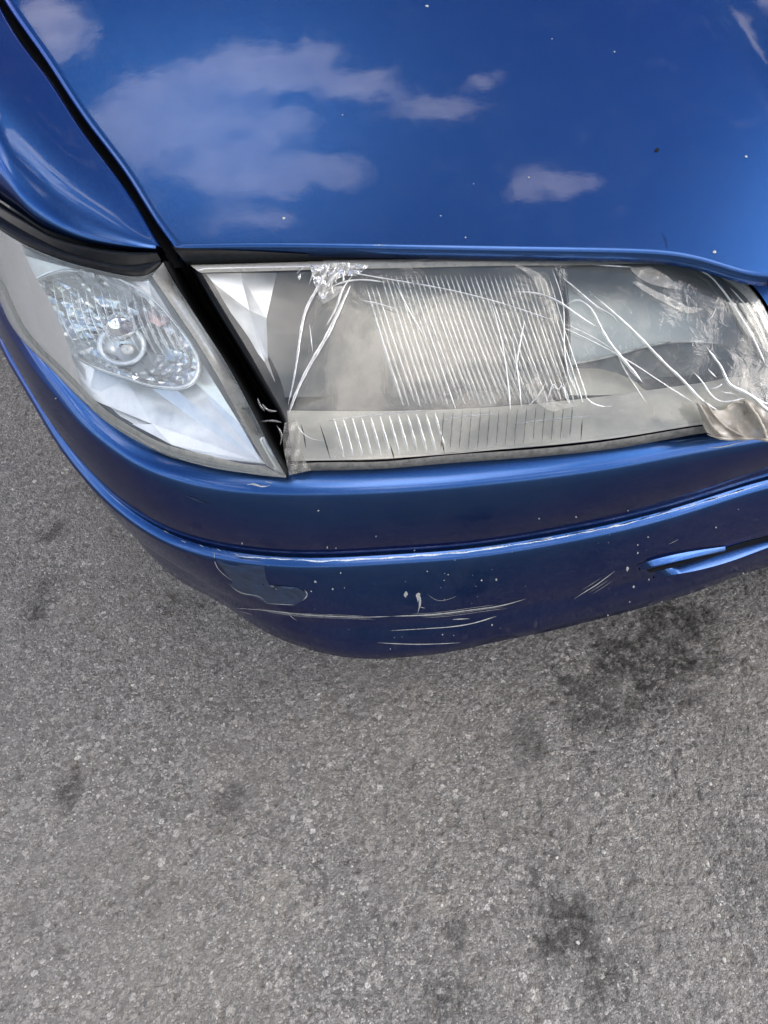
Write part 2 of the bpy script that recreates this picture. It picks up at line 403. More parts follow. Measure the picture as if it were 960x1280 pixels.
def knots(pts, per):
    """cubic through pts, 'per' samples between each pair, so that two lists of equal length stay in step"""
    P = np.asarray(pts, float); m = len(P); h = np.ones(m-1); A = np.zeros((m, m)); B = np.zeros_like(P); A[0, 0] = A[-1, -1] = 1
    for i in range(1, m-1):
        A[i, i-1:i+2] = (1, 4, 1); B[i] = 6*(P[i+1]-2*P[i]+P[i-1])
    M = np.linalg.solve(A, B); o = []
    for i in range(m-1):
        for t in np.linspace(0, 1, per, endpoint=False):
            a, b = 1-t, t; o.append(M[i]*(a**3-a)/6+M[i+1]*(b**3-b)/6+P[i]*a+P[i+1]*b)
    o.append(P[-1]); return np.array(o)

# ---- bonnet
def onH(u, v): return on_surface(H, u, v)
def build_hood():
    L = [onH(*p) for p in ((5, 0), (53, 69), (106, 149), (159, 220), (191, 271), (218, 308))]
    back_l = [car(-.838, 1.18, 0), car(-.850, .95, 0), car(-.848, .68, 0)]
    left = np.array([p[:2] for p in back_l+L])
    F = [onH(*p) for p in ((218, 308), (310, 306.5), (400, 307), (520, 309), (640, 311), (740, 312.5), (800, 314), (845, 317.5), (874, 323), (905, 332), (938, 341), (975, 343))]
    front = np.array([p[:2] for p in F]+[car(-.12, .055, 0)[:2], car(0, .05, 0)[:2]])
    right = np.array([car(0, 1.22, 0)[:2], car(0, .6, 0)[:2], front[-1]])
    back = np.array([left[0], car(-.45, 1.215, 0)[:2], right[0]])
    ns, nt = 150, 150
    globals()['HOOD_L'] = spline(left, 400)[::-1]
    T, B = spline(back, ns), spline(front, ns); Lc, Rc = spline(left, 400), spline(right, 400)
    tt = 1-np.r_[0, .0002, .0006, .0012, .0019, .0027, .006, .015, (.024+.976*np.linspace(0, 1, nt-8)**1.15)]; tt = tt[::-1]; tt[0] = 0
    Li = np.stack([np.interp(tt, np.linspace(0, 1, 400), Lc[:, k]) for k in (0, 1)], 1)
    Ri = np.stack([np.interp(tt, np.linspace(0, 1, 400), Rc[:, k]) for k in (0, 1)], 1)
    s = np.r_[0, .003, .006, .010, .015, np.linspace(.022, 1, ns-5)]
    T = np.stack([np.interp(s, np.linspace(0, 1, ns), T[:, k]) for k in (0, 1)], 1); B = np.stack([np.interp(s, np.linspace(0, 1, ns), B[:, k]) for k in (0, 1)], 1)
    sg, tg = s[None, :, None], tt[:, None, None]
    G = (1-tg)*T[None]+tg*B[None]+(1-sg)*Li[:, None]+sg*Ri[:, None]-((1-sg)*(1-tg)*T[0]+sg*(1-tg)*T[-1]+(1-sg)*tg*B[0]+sg*tg*B[-1])
    Z = H(G[..., 0], G[..., 1])
    df = (1-tg[..., 0])*1.2; dl = sg[..., 0]*.85
    q = np.clip(1-df/.0026, 0, 1); Z = Z-.0024*(1-np.sqrt(np.clip(1-q*q, 0, 1)))-.0022*np.clip(1-dl/.006, 0, 1)**2
    G3 = np.dstack([G, Z])
    lip = G3[-1]+np.array([0, .0008, -.0075]); lip2 = lip+np.array([0, .03, -.004])
    G3 = np.concatenate([G3, [lip, lip2]])
    side = G3[:, 0]+np.array([.004, .002, -.007])
    G3 = np.concatenate([side[:, None], G3], 1)
    Gm = mirror(G3)[:, ::-1]
    full = np.concatenate([G3, Gm[:, 1:]], 1)
    o = sheet('hood', full, PAINT, CAR, flip=True)
    return o, G3
HOOD, HOOD_G = build_hood()

# ---- fender above the corner lamp, round the wheel arch
FA = [onH(*p)-np.array([0, 0, .0015]) for p in ((195, 304), (181, 276), (146, 223), (93, 157), (53, 85), (0, 10))]
def carH(l, b, dz=0):
    p = car(l, b, 0); return np.array([p[0], p[1], H(p[0], p[1])+dz])
FA += [carH(-.860, .55), carH(-.866, .70), carH(-.868, .86), carH(-.866, 1.02), carH(-.852, 1.18)]
FB = [at(195, 311, .698), at(163, 309, .700), at(120, 304, .7015), at(84, 296, .7025), at(52, 284, .7025), at(10, 256, .7015),
      car(-.882, .335, .690), car(-.918, .43, .615), car(-.945, .52, .44), car(-.955, .66, .60), car(-.957, .86, .66)]
FA += [carH(-.84, 1.30)]; FB += [car(-.957, 1.10, .58)]
_tg = np.gradient(HOOD_L, axis=0); _tg /= np.linalg.norm(_tg, axis=1)[:, None]; GAP_L = HOOD_L+np.stack([-_tg[:, 1], _tg[:, 0]], 1)*.0078
if GAP_L[200, 0] > HOOD_L[200, 0]: GAP_L = 2*HOOD_L-GAP_L
for _i in range(1, len(FA)):
    _k = np.argmin(np.linalg.norm(GAP_L-FA[_i][:2], axis=1)); FA[_i] = np.array([*GAP_L[_k], H(*GAP_L[_k])-.0012])
def build_fender():
    a, b = knots(FA, 12), knots(FB, 12); n = len(a); m = 26
    t = np.linspace(0, 1, m)[:, None, None]; t = t
    ln = np.linalg.norm(b-a, axis=1)[None, :, None]
    outw = -DL*.55+np.array([0, 0, .85]); k = np.clip(np.arange(n)/50, 0, 1)[None, :, None]
    w = t**1.25*np.clip(1-t, 0, 1)**.6; w = w/w.max()
    fwd = -DB*.35*(1-k)
    G = a[None]*(1-t)+b[None]*t+w*ln*(.13+.02*k)*(outw+fwd*.2)
    edge = G[0]+np.array([.004, .0, -.003]); edge2 = edge+np.array([.004, 0, -.022])
    low = G[-1]+np.array([.006, .010, -.010])
    G = np.concatenate([[edge2], [edge], G, [low]])
    return G
FG = build_fender()
FENDER = sheet('fender', FG, PAINT, CAR, flip=False)
sheet('fender', mirror(FG), PAINT, CAR, flip=True)

# ---- bumper
TRIM = [(0, 420), (23, 462), (54, 514), (77, 551), (101, 582), (124, 608), (160, 640), (225, 677), (300, 695), (400, 701), (480, 697), (580, 690), (680, 675), (780, 655), (880, 627), (960, 602)]
LEDGE = [(0, 392), (20, 425), (44, 460), (70, 491), (98, 523), (141, 558), (160, 571), (200, 589), (250, 603), (312, 611), (376, 613), (440, 612), (520, 608), (580, 603), (640, 597), (700, 590), (780, 578), (860, 563), (911, 554), (960, 546)]
LEDIN = [(0, 352), (20, 396), (75, 460), (125, 508), (175, 540), (240, 568), (312, 582), (357, 584), (400, 578), (475, 575), (550, 569), (640, 562), (780, 545), (883, 526), (960, 518)]
SIL = np.array([(-60, 340), (23, 458), (47, 507), (70, 542), (101, 600), (141, 659), (160, 678), (225, 727), (280, 755), (310, 777), (350, 800), (415, 820), (450, 824), (480, 824), (555, 817), (630, 800), (680, 791), (780, 766), (860, 744), (960, 706), (1100, 640)], float)
def row(px, z, ext_l, ext_r, n=380):
    P = [car(*e) for e in ext_l]+[at(u, v, z) for u, v in px]+[car(*e) for e in ext_r]
    return spline(P, n)
def smooth(P, k):
    for _ in range(k):
        P = P.copy(); P[1:-1] = .25*P[:-2]+.5*P[1:-1]+.25*P[2:]
    return P
def build_bumper():
    tr = smooth(row(TRIM, .475, [(-.948, .56, .475), (-.938, .46, .475)], [(-.07, .004, .475), (0, .005, .475)]), 60)
    lo = smooth(row(LEDGE, .585, [(-.938, .56, .585), (-.915, .43, .585), (-.885, .32, .585)], [(-.15, -.036, .585), (-.07, -.032, .585), (0, -.031, .585)]), 25)
    li = smooth(row(LEDIN, .5918, [(-.92, .55, .5918), (-.893, .43, .5918), (-.865, .33, .5918)], [(-.15, .0, .5918), (0, .005, .5918)]), 60)
    tg = np.gradient(tr, axis=0); nn = np.stack([tg[:, 1], -tg[:, 0], 0*tg[:, 0]], 1); nn /= np.linalg.norm(nn, axis=1)[:, None]
    U = lambda o, z: tr+nn*np.broadcast_to(np.asarray(o, float), (len(tr),))[:, None]+np.array([0, 0, z-.475])
    rows = [li+DB*.04+np.array([0, 0, -.01]), li+DB*.006+np.array([0, 0, -.001]), li, li*.6+lo*.4+np.array([0, 0, .0012]), li*.25+lo*.75+np.array([0, 0, .0012]), lo+nn*-.0025+np.array([0, 0, .0006])]
    rows.append(lo+nn*.0006+np.array([0, 0, -.002]))
    f0 = lo+nn*.0022+np.array([0, 0, -.007]); f1 = U(.0, .4835)
    for t in np.linspace(0, 1, 14): rows.append(f0*(1-t)+f1*t+nn*(.004*4*t*(1-t)))
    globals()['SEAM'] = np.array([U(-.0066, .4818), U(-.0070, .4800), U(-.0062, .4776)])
    rows += [U(-.0012, .4822), U(-.009, .4816), U(-.009, .4775), U(-.0018, .4772), U(-.0008, .4769), U(.0036, .4726), U(.0048, .4708), U(.0053, .4685)]
    # lower half: lean out until the outline seen from the photograph's spot falls where it does there
    prof = [(.464, .0060), (.455, .0064), (.445, .0067), (.435, .0069), (.42, .0070), (.405, .0068), (.39, .0058), (.38, .0042), (.372, .0034), (.362, .0046), (.350, .0046), (.338, .0026), (.326, .003), (.316, -.006), (.308, -.018), (.300, -.04), (.296, -.09)]
    zs = np.array([p[0] if p[0] > .405 else .405-(.405-p[0])*1.45 for p in prof]); of = np.array([p[1] for p in prof])
    k = np.zeros(len(tr))
    for i in range(len(tr)):
        if pix(tr[i])[0] < 60 or pix(tr[i])[0] > 1050: k[i] = np.nan; continue
        a, b = -.35, .45
        for _ in range(24):
            m = (a+b)/2; worst = -9
            for z, o in zip(zs, of):
                q = pix(tr[i]+nn[i]*(o+m*(.471-z))+np.array([0, 0, z-.475])); worst = max(worst, q[1]-np.interp(q[0], SIL[:, 0], SIL[:, 1]))
            if worst > 0: b = m
            else: a = m
        k[i] = m
    ok = ~np.isnan(k); k = np.interp(np.arange(len(k)), np.where(ok)[0], k[ok]); k = smooth(k[:, None], 40)[:, 0]
    for z, o in zip(zs, of): rows.append(U(o+k*(.471-z), z))
    return np.array(rows)
BG = build_bumper()
BGF = np.concatenate([BG, mirror(BG)[:, ::-1][:, 1:]], 1)
BUMPER = sheet('bumper', BGF, PAINT, CAR)
B_BVH = bvh_of(BG)
sheet('seam_shade', np.concatenate([SEAM, mirror(SEAM)[:, ::-1][:, 1:]], 1), DARK, BUMPER)  # black strip painting the shade inside the bumper groove

# ---- dark structure under the skin, seen through the gaps
def ribbon(a, b): return np.stack([np.asarray(a), np.asarray(b)])
def build_inner():
    gl = spline([onH(*p) for p in ((195, 304), (181, 276), (146, 223), (93, 157), (53, 85), (0, 10))]+[carH(-.856, .6), carH(-.858, .95), carH(-.85, 1.18)], 60)
    w = DL*.035; dz = np.array([0, 0, -.022])
    parts = [gv(np.stack([gl-w+dz*2.2, gl-w*.3+dz, gl+w*.6+dz, gl+w*1.6+dz*2.2]), True)]
    # sheet behind both lamps, from under the bonnet edge down to the bumper
    top = [car(-.78, .40, .66), car(-.76, .27, .66), at(195, 300, .662), at(420, 304, .664), at(700, 306, .664), at(1010, 330, .664), car(0, .10, .66)]
    top = spline([p+DB*.03 for p in top], 60)
    bot = spline([car(-.78, .42, .56), car(-.72, .26, .56), car(-.64, .18, .56), car(-.5, .14, .56), car(-.25, .13, .56), car(0, .13, .56)], 60)
    parts.append(gv(np.stack([top, top*.5+bot*.5+DB*.05, bot, bot-DB*.15+np.array([0, 0, -.02])]), True))
    return merge(parts)
_v, _f = build_inner(); mesh('front_panel', _v, _f, DARK, CAR, smooth=False)
mesh('front_panel', mirror(_v), [f[::-1] for f in _f], DARK, CAR, smooth=False)

# ---- the two lamps: outlines
HL_TOP = [(248, 339), (312, 337.5), (400, 335), (500, 333), (640, 330), (760, 328.5), (855, 330)]
HL_RIGHT = [(855, 330), (892, 339), (915, 351), (939, 373), (960, 411), (973, 450), (978, 490), (972, 524)]
HL_BOT = [(362, 578), (400, 576), (475, 574.5), (550, 567.5), (640, 561), (780, 546), (836, 537), (883, 530), (972, 524)]
HL_LEFT = [(248, 339), (279, 390), (311, 443), (335, 485), (356, 527), (362, 578)]
_q = np.array([at(246, 339, .688), at(855, 330, .685), at(972, 525, .6), at(362, 578, .6), at(640, 561, .6), at(550, 333, .687)])
_c = _q.mean(0); _n = np.linalg.svd(_q-_c)[2][2]; _n = _n if _n[2] > 0 else -_n
_e1 = DL-_n*(DL@_n); _e1 /= np.linalg.norm(_e1); _e2 = np.cross(_n, _e1)
def HLs(u, v, off=0.0):
    """the headlight's glass surface (a shallow dome), 'off' metres towards the outside"""
    d = ray(u, v); b = 0
    for _ in range(3):
        p = C0+d*(((_c+_n*(off+b)-C0)@_n)/(d@_n)); a1, a2 = (p-_c)@_e1/.24, (p-_c)@_e2/.075
        b = .010*(1-min(1.2, a1*a1))*(1-.75*min(1.3, a2*a2))
    return p
def HLgrid(P, off=0.0):
    P = np.asarray(P); sh = P.shape[:-1]; off = np.broadcast_to(off, sh)
    return np.array([HLs(p[0], p[1], o) for p, o in zip(P.reshape(-1, 2), off.ravel())]).reshape(*sh, 3)
def deep(G2, depth):
    """points behind the headlight glass, 'depth' metres further along each line of sight"""
    G2 = np.asarray(G2, float); g = HLgrid(G2); d = g-C0; d /= np.linalg.norm(d, axis=-1, keepdims=True)
    return g+d*np.broadcast_to(depth, G2.shape[:-1])[..., None]

PARTS_R = []      # what is mirrored to the other side of the car
HP = coons(HL_TOP, HL_RIGHT, HL_BOT, HL_LEFT, 70, 26)
HG = HLgrid(HP)
def loop_of(G): return np.concatenate([G[0], G[1:, -1], G[-1, ::-1][1:], G[1:-1, 0][::-1]])
def build_housing():
    ring = loop_of(HG); back = DB*.085-_n*.02
    cen = ring.mean(0); sec = [ring+(cen-ring)*.004-_n*.002, ring+(cen-ring)*.01+back*.5, ring+(cen-ring)*.08+back]
    G = np.array([np.r_[r, r[:1]] for r in sec]); V, F = gv(G, False)
    k = len(V); n = len(ring); V = np.r_[V, [cen+back]]
    base = 2*(n+1); F = [tuple(f) for f in F]+[(base+i, base+i+1, k) for i in range(n)]
    return V, F
_v, _f = build_housing(); HEAD = mesh('headlight', _v, _f, HOUSE, CAR)
def flanged(G, off, depth=-.012):
    ring = loop_of(G); ring = np.r_[ring, ring[:1]]; return gv(np.stack([ring, ring+off*depth]), False)
_v, _f = merge([gv(HG)]); LENS_O = mesh('lens', _v, _f, LENS, HEAD)
# ledge of the glass round its edge, clouded with age, and the seal outside it
def band(curve_out, curve_in, n, lift_o, lift_m, lift_i):
    a, b = spline(curve_out, n), spline(curve_in, n); m = a*.5+b*.5
    return np.stack([HLgrid(a, lift_o), HLgrid(m, lift_m), HLgrid(b, lift_i)])
RIM = m_clear('clouded lens edge', (.6, .6, .58), .78, .12, scale=140, haze_col=(.36, .355, .325), lo=.1, hi=.5)
sheet('lens_rim', band([(236, 330), (312, 328), (400, 325), (520, 323), (640, 320.5), (780, 320), (860, 323), (897, 332), (920, 344), (945, 367), (967, 405), (982, 450)],
                       [(250, 341), (312, 339.5), (400, 337), (500, 335), (640, 332), (760, 330.5), (853, 332), (889, 341), (911, 353), (935, 375), (956, 413), (970, 450)], 70, -.012, .0012, .0008), RIM, HEAD)
sheet('lens_rim', band([(238, 336), (266, 384), (300, 440), (330, 490), (352, 530), (358, 560)], [(252, 341), (281, 390), (313, 443), (338, 487), (358, 527), (364, 560)], 40, -.010, .0012, .0008), RUBBER, HEAD, flip=True)
sheet('seal', band([(216, 309), (310, 309), (400, 310), (520, 311), (640, 313), (780, 316), (850, 320), (882, 327)], [(234, 331), (312, 329), (400, 326.5), (520, 324), (640, 322), (780, 321), (855, 324), (894, 333)], 60, -.004, -.001, -.008), RUBBER, HEAD)
sheet('seal', band([(362, 580), (400, 578), (475, 577), (550, 570), (640, 563.5), (780, 548.5), (836, 539), (883, 532), (975, 526)], [(362, 590), (400, 589), (475, 588), (550, 581.5), (640, 575), (780, 559), (836, 549), (883, 541), (975, 536)], 60, .0005, .001, -.008), SEAL, HEAD)

# ---- corner lamp
CT = [(203, 331), (180, 345), (131, 340), (94, 331), (56, 318), (24, 303), (0, 288), (-30, 266), (-62, 236)]
CB = [(357, 596), (312, 592), (270, 586), (200, 564), (165, 546), (125, 519), (75, 469), (24, 414), (0, 364), (-32, 310), (-66, 250)]
CTz = lambda u: .690+(.703-.690)*np.clip((203-u)/203, 0, 1.3)
CBz = lambda u: .5985+.004*np.clip((357-u)/357, 0, 1)+.055*np.clip(-u/66, 0, 1)**1.3
ct3 = spline([at(u, v, CTz(u)) for u, v in CT], 80); cb3 = spline([at(u, v, CBz(u)) for u, v in CB], 80)
cr3 = spline([ct3[0], at(237, 385, .672), at(285, 460, .645), at(330, 546, .613), cb3[0]], 30); cl3 = spline([ct3[-1], cb3[-1]], 30)
def build_corner():
    G = coons(ct3, cl3, cb3, cr3, 80, 30)
    T = np.gradient(G, axis=1); Q = np.gradient(G, axis=0); n = np.cross(T, Q); n /= np.maximum(np.linalg.norm(n, axis=-1, keepdims=True), 1e-9)
    cdir = np.array([-.3, -.6, .6]); n *= np.sign((n@cdir).mean())
    s = np.linspace(0, 1, 80)[None, :, None]; t = np.linspace(0, 1, 30)[:, None, None]
    bt = t**2.0*np.clip(1-t, 0, 1)**.45; bt /= bt.max()
    return G+n*(.007*bt*np.sin(np.pi*s)**.6), n
CG, CN = build_corner()
C_BVH = bvh_of(CG)
_pp = np.array([pix(p) for p in CG[1:-1, 1:70].reshape(-1, 3)]); _dd = (CG[1:-1, 1:70].reshape(-1, 3)-C0)@FWD
def _terms(u, v):
    a, b = (np.asarray(u)-150)/200, (np.asarray(v)-440)/150
    return np.stack([np.ones_like(a), a, b, a*a, a*b, b*b, a**3, a*a*b, a*b*b, b**3], -1)
_w = np.linalg.lstsq(_terms(_pp[:, 0], _pp[:, 1]), _dd, rcond=None)[0]
def cdeep(G2, depth=0.0):
    """points behind the corner lamp's glass, 'depth' metres further along the line of sight"""
    G2 = np.asarray(G2, float); dep = _terms(G2[..., 0], G2[..., 1])@_w
    d = FWD+RT*((G2[..., :1]-480)/FPX)+UP*((640-G2[..., 1:])/FPX); fl = dep.reshape(-1); dv = d.reshape(-1, 3)
    for i in range(len(dv)):
        h = C_BVH.ray_cast(Vector(C0), Vector(dv[i]))[0]
        if h is not None: fl[i] = (np.array(h)-C0)@FWD
    dep = fl.reshape(dep.shape); p = C0+d*dep[..., None]
    return p+d/np.linalg.norm(d, axis=-1, keepdims=True)*np.broadcast_to(depth, G2.shape[:-1])[..., None]
def build_chouse():
    ring = loop_of(CG); ring = np.r_[ring, ring[:1]]; cen = ring.mean(0); back = np.array([-.034, .062, -.050])
    G = np.stack([ring-CN.mean((0, 1))*.001, ring+(cen-ring)*.05+back*.6, ring+(cen-ring)*.16+back])
    V, F = gv(G, True); k = len(V); V = np.r_[V, [cen+back]]; n = len(ring); base = 2*n
    return V, [tuple(f) for f in F]+[(base+i+1, base+i, k) for i in range(n-1)]
_v, _f = build_chouse(); CORN = mesh('corner_lamp', _v, _f, CHROME_B, CAR)
CLENS = sheet('lens', CG, CORNER, CORN, flip=True)
# clouded thick edges of the corner glass
def cband(a, b, n, la, lm, lb, name, mat, flip=False):
    a, b = spline(a, n), spline(b, n)
    return sheet(name, np.stack([cdeep(a, -la), cdeep(a*.5+b*.5, -lm), cdeep(b, -lb)]), mat, CORN, flip)
cband([(204, 328), (237, 385), (285, 460), (330, 546), (358, 597)], [(190, 345), (222, 392), (268, 463), (312, 545), (333, 582)], 40, -.012, .0015, .0008, 'lens_rim', RIM)
cband([(358, 597), (312, 593), (270, 587), (200, 566), (165, 548), (125, 521), (75, 471), (24, 416), (2, 368), (-20, 328)], [(330, 582), (300, 579), (270, 571), (209, 556), (172, 538), (131, 511), (81, 463), (30, 408), (8, 362), (-14, 322)], 60, -.006, .0015, .0008, 'lens_rim', RIM, True)
# seal between the fender and the corner lamp: two rounded lips
def build_cseal():
    b = knots(FB[:7], 12); a = spline(b, 70); c = spline(ct3[:72], 70)
    o = []
    for t, h in ((0, -.010), (.04, -.004), (.16, .0005), (.34, .002), (.5, -.0025), (.56, -.0025), (.7, .0018), (.86, .001), (.97, -.0015), (1.0, -.005)):
        o.append(a*(1-t)+c*t+np.array([-.15, -.45, .88])*h+np.array([0, 0, -.001]))
    return np.array(o)
sheet('seal', build_cseal(), RUBBER, CORN, flip=True)

# ---------------------------------------------------------------- inside the headlight
def panel2(a, b, n=24, m=10):
    a, b = spline(a, n), spline(b, n); t = np.linspace(0, 1, m)[:, None, None]; return a[None]*(1-t)+b[None]*t
def head_inside():
    # bowl
    bp = coons([(344, 341), (520, 336), (692, 334)], [(692, 334), (706, 400), (702, 450), (692, 484)], [(352, 497), (520, 492), (692, 484)], [(344, 341), (332, 400), (335, 450), (352, 497)], 60, 34)
    r2 = ((bp[..., 0]-520)/190)**2+((bp[..., 1]-415)/120)**2
    dep = .016+.050*np.clip(1-.55*r2, 0, 1)+.004*np.sin((bp[..., 0]-520)/13.)*0
    sheet('reflector', deep(bp, dep), CHROME, HEAD)
    # chrome cheek left of the bowl, folded twice
    c1 = np.array([[(252, 342), (300, 341.5), (346, 341)], [(284, 392), (312, 388), (333, 398)]], float)
    c2 = np.array([[(284, 392), (312, 388), (333, 398)], [(314, 444), (326, 440), (335, 450)]], float)
    c3 = np.array([[(314, 444), (326, 440), (335, 450)], [(357, 526), (358, 524), (357, 516)]], float)
    dd = [np.array([[.010, .022, .020], [.010, .032, .022]]), np.array([[.010, .032, .022], [.010, .024, .022]]), np.array([[.010, .024, .022], [.012, .018, .022]])]
    V, F = merge([gv(deep(c, d)) for c, d in zip((c1, c2, c3), dd)]); mesh('reflector_cheek', V, F, CHROME_B, HEAD, smooth=False)
    # step under the bowl and the dusty shelf in front of it
    st_ = panel2([(352, 496), (520, 491), (692, 483), (712, 478)], [(352, 512), (520, 512), (640, 506), (712, 497)], 40, 6)
    sheet('reflector_step', deep(st_, np.linspace(.046, .040, 6)[:, None]), CHROME, HEAD)
    sh = panel2([(352, 513), (520, 513), (640, 507), (780, 492), (880, 478), (965, 466)], [(364, 576), (475, 573.5), (640, 560.5), (780, 546), (883, 530), (968, 523)], 80, 16)
    w = np.linspace(0, 1, 16)[:, None]
    sheet('shelf', deep(sh, .040-.0375*w+.0012*np.sin(w*5)), SILVER, HEAD)
    # right-hand compartment: back panel, its lower edge, the dark pocket under it
    bk = coons([(706, 336), (780, 332), (852, 333)], [(852, 333), (905, 352), (938, 395), (962, 446)], [(711, 455), (770, 443), (833, 428), (962, 446)], [(706, 336), (710, 400), (711, 455)], 40, 20)
    sheet('back_panel', deep(bk, .034+.012*np.linspace(0, 1, 40)[None, :]+.010*np.linspace(0, 1, 20)[:, None]**2), PANEL, HEAD)
    ed = spline([(711, 455.5), (770, 443.5), (833, 428.5), (880, 427)], 30)
    sheet('panel_edge', np.stack([deep(ed-[0, 1.0], .040), deep(ed+[0, .3], .037), deep(ed+[0, 1.3], .042)]), CREASE, HEAD)
    pk = panel2([(711, 457), (770, 445), (833, 430), (900, 428), (964, 446)], [(712, 462), (760, 465), (820, 492), (890, 478), (966, 470)], 50, 8)
    sheet('pocket', deep(pk, .060), POCKET, HEAD)
    pf = panel2([(711, 461), (755, 462), (800, 480), (822, 490), (880, 478), (966, 468)], [(712, 494), (755, 494), (800, 492), (822, 491), (880, 480), (966, 470)], 50, 8)
    sheet('pocket_floor', deep(pf, np.linspace(.058, .039, 8)[:, None]), SILVER, HEAD)
    dv = panel2([(700, 334), (710, 400), (709, 450), (700, 490)], [(707, 336), (713, 400), (713, 455), (710, 492)], 30, 4)
    sheet('divider', deep(dv, np.array([.018, .012, .012, .034])[:, None]), CHROME, HEAD)
PANEL = m_chrome('smooth grey reflector', (.22, .24, .245), .36, dust=.35, dcol=(.24, .26, .26))
POCKET = m_plain('dark pocket plastic', (.05, .055, .055), .5, var=.4, scale=90)
head_inside()

def ridge(pts, wpx, lift, surf, n=None, height=.5, taper=True):
    """a raised welt along a traced line lying on a surface; wpx = width in photo pixels (number or list)"""
    pts = np.asarray(pts, float); n = n or max(8, int(np.linalg.norm(np.diff(pts, axis=0), axis=1).sum()/5))
    c = spline(pts, n); w = np.interp(np.linspace(0, 1, n), np.linspace(0, 1, len(np.atleast_1d(wpx))), np.atleast_1d(wpx)).astype(float)
    if taper: w = w*np.clip(np.minimum(np.arange(n)+.6, n-.4-np.arange(n))/3.0, .15, 1)
    w = w*(1+.25*np.sin(np.arange(n)*1.7+pts[0, 0])*np.sin(np.arange(n)*.63+pts[0, 1]))
    tg = np.gradient(c, axis=0); nn = np.stack([-tg[:, 1], tg[:, 0]], 1); nn /= np.linalg.norm(nn, axis=1)[:, None]
    a, b = c-nn*w[:, None]/2, c+nn*w[:, None]/2; h = w*.0006*height
    A = np.array([surf(p[0], p[1], lift) for p in a]); M = np.array([surf(p[0], p[1], lift+k) for p, k in zip(c, h)]); B = np.array([surf(p[0], p[1], lift) for p in b])
    return gv(np.stack([A, M, B]))
# moulded flutes of the glass: tall ones over the bowl, short ones along the bottom
def build_ribs():
    r = random.Random(3)
    for i in range(38):
        u0 = 458+i*6.15; k = (u0-446)/260
        u1 = u0+44+14*math.sin(k*3.1); v0 = 343+2*r.random(); v1 = 502+8*r.random()-6*k
        if i < 3: v0 += 14
        V, F = ridge([(u0, v0), (u0+(u1-u0)*.42, v0+(v1-v0)*.45), (u1, v1)], [1.2, 2.2, 2.0] if i % 2 else [1.6, 2.8, 2.4], .0004, HLs, 30, 1.3)
        mesh('lens_flute', V, F, RIB, HEAD)
    for i in range(27):
        u0 = 417+i*11.5; top = 523-(u0-417)*.055; bot = 571-(u0-417)*.062-max(0, u0-640)*.07
        s = 13 if u0 < 548 else -4
        V, F = ridge([(u0, top), (u0+s*.5, (top+bot)/2), (u0+s, bot)], [2.2, 3.2] if u0 < 548 else [1.3, 1.5], .0004, HLs, 14, 1.3)
        mesh('lens_flute', V, F, RIB if u0 < 548 else SEAL, HEAD)
    for pts in ([(410, 526), (450, 521), (500, 516), (542, 512)], [(550, 526), (575, 521), (600, 519), (622, 517)], [(640, 531), (690, 524), (740, 520)]):
        V, F = ridge(pts, [1.5, 2.5, 1.5], .0004, HLs, 24, 1.3); mesh('lens_flute', V, F, RIB, HEAD)
    for pts in ([(400, 531), (407, 553), (413, 574)], [(376, 530), (380, 545), (382, 560)], [(488, 556), (493, 574)], [(552, 551), (556, 567)], [(728, 524), (726, 550)]):
        V, F = ridge(pts, 1.4, .0012, HLs, 10); mesh('lens_crack', V, F, DARK, HEAD)
build_ribs()

# ---- the loose film over the glass: sheet, creases, crumpled left edge, gathered right end
def fx(u, v):
    """how far the film stands off the glass (m)"""
    w = .0022+.0006*math.sin(u*.041+v*.017)*math.sin(v*.05-u*.013)+.00022*math.sin(u*.11+v*.045)+.0012*math.exp(-((u-(690+.1*(v-330)))/16)**2)
    w += .0022*math.exp(-((u-415)/30)**2)+.004*math.exp(-((u-925)/42)**2-((v-500)/38)**2)
    return w
def FS(u, v, off=0.0): return HLs(u, v, fx(u, v)+off)
def build_film():
    P = coons([(404, 325), (520, 324), (640, 322), (780, 321), (856, 324)], [(856, 324), (896, 334), (921, 347), (946, 370), (966, 408), (980, 450), (985, 490), (978, 526)],
              [(374, 573), (475, 571), (640, 558), (780, 543), (883, 527), (978, 526)], [(404, 325), (392, 400), (376, 480), (366, 540), (374, 573)], 150, 60)
    G = np.array([FS(*p) for p in P.reshape(-1, 2)]).reshape(60, 150, 3)
    sheet('clear_film', G, FILM, HEAD)
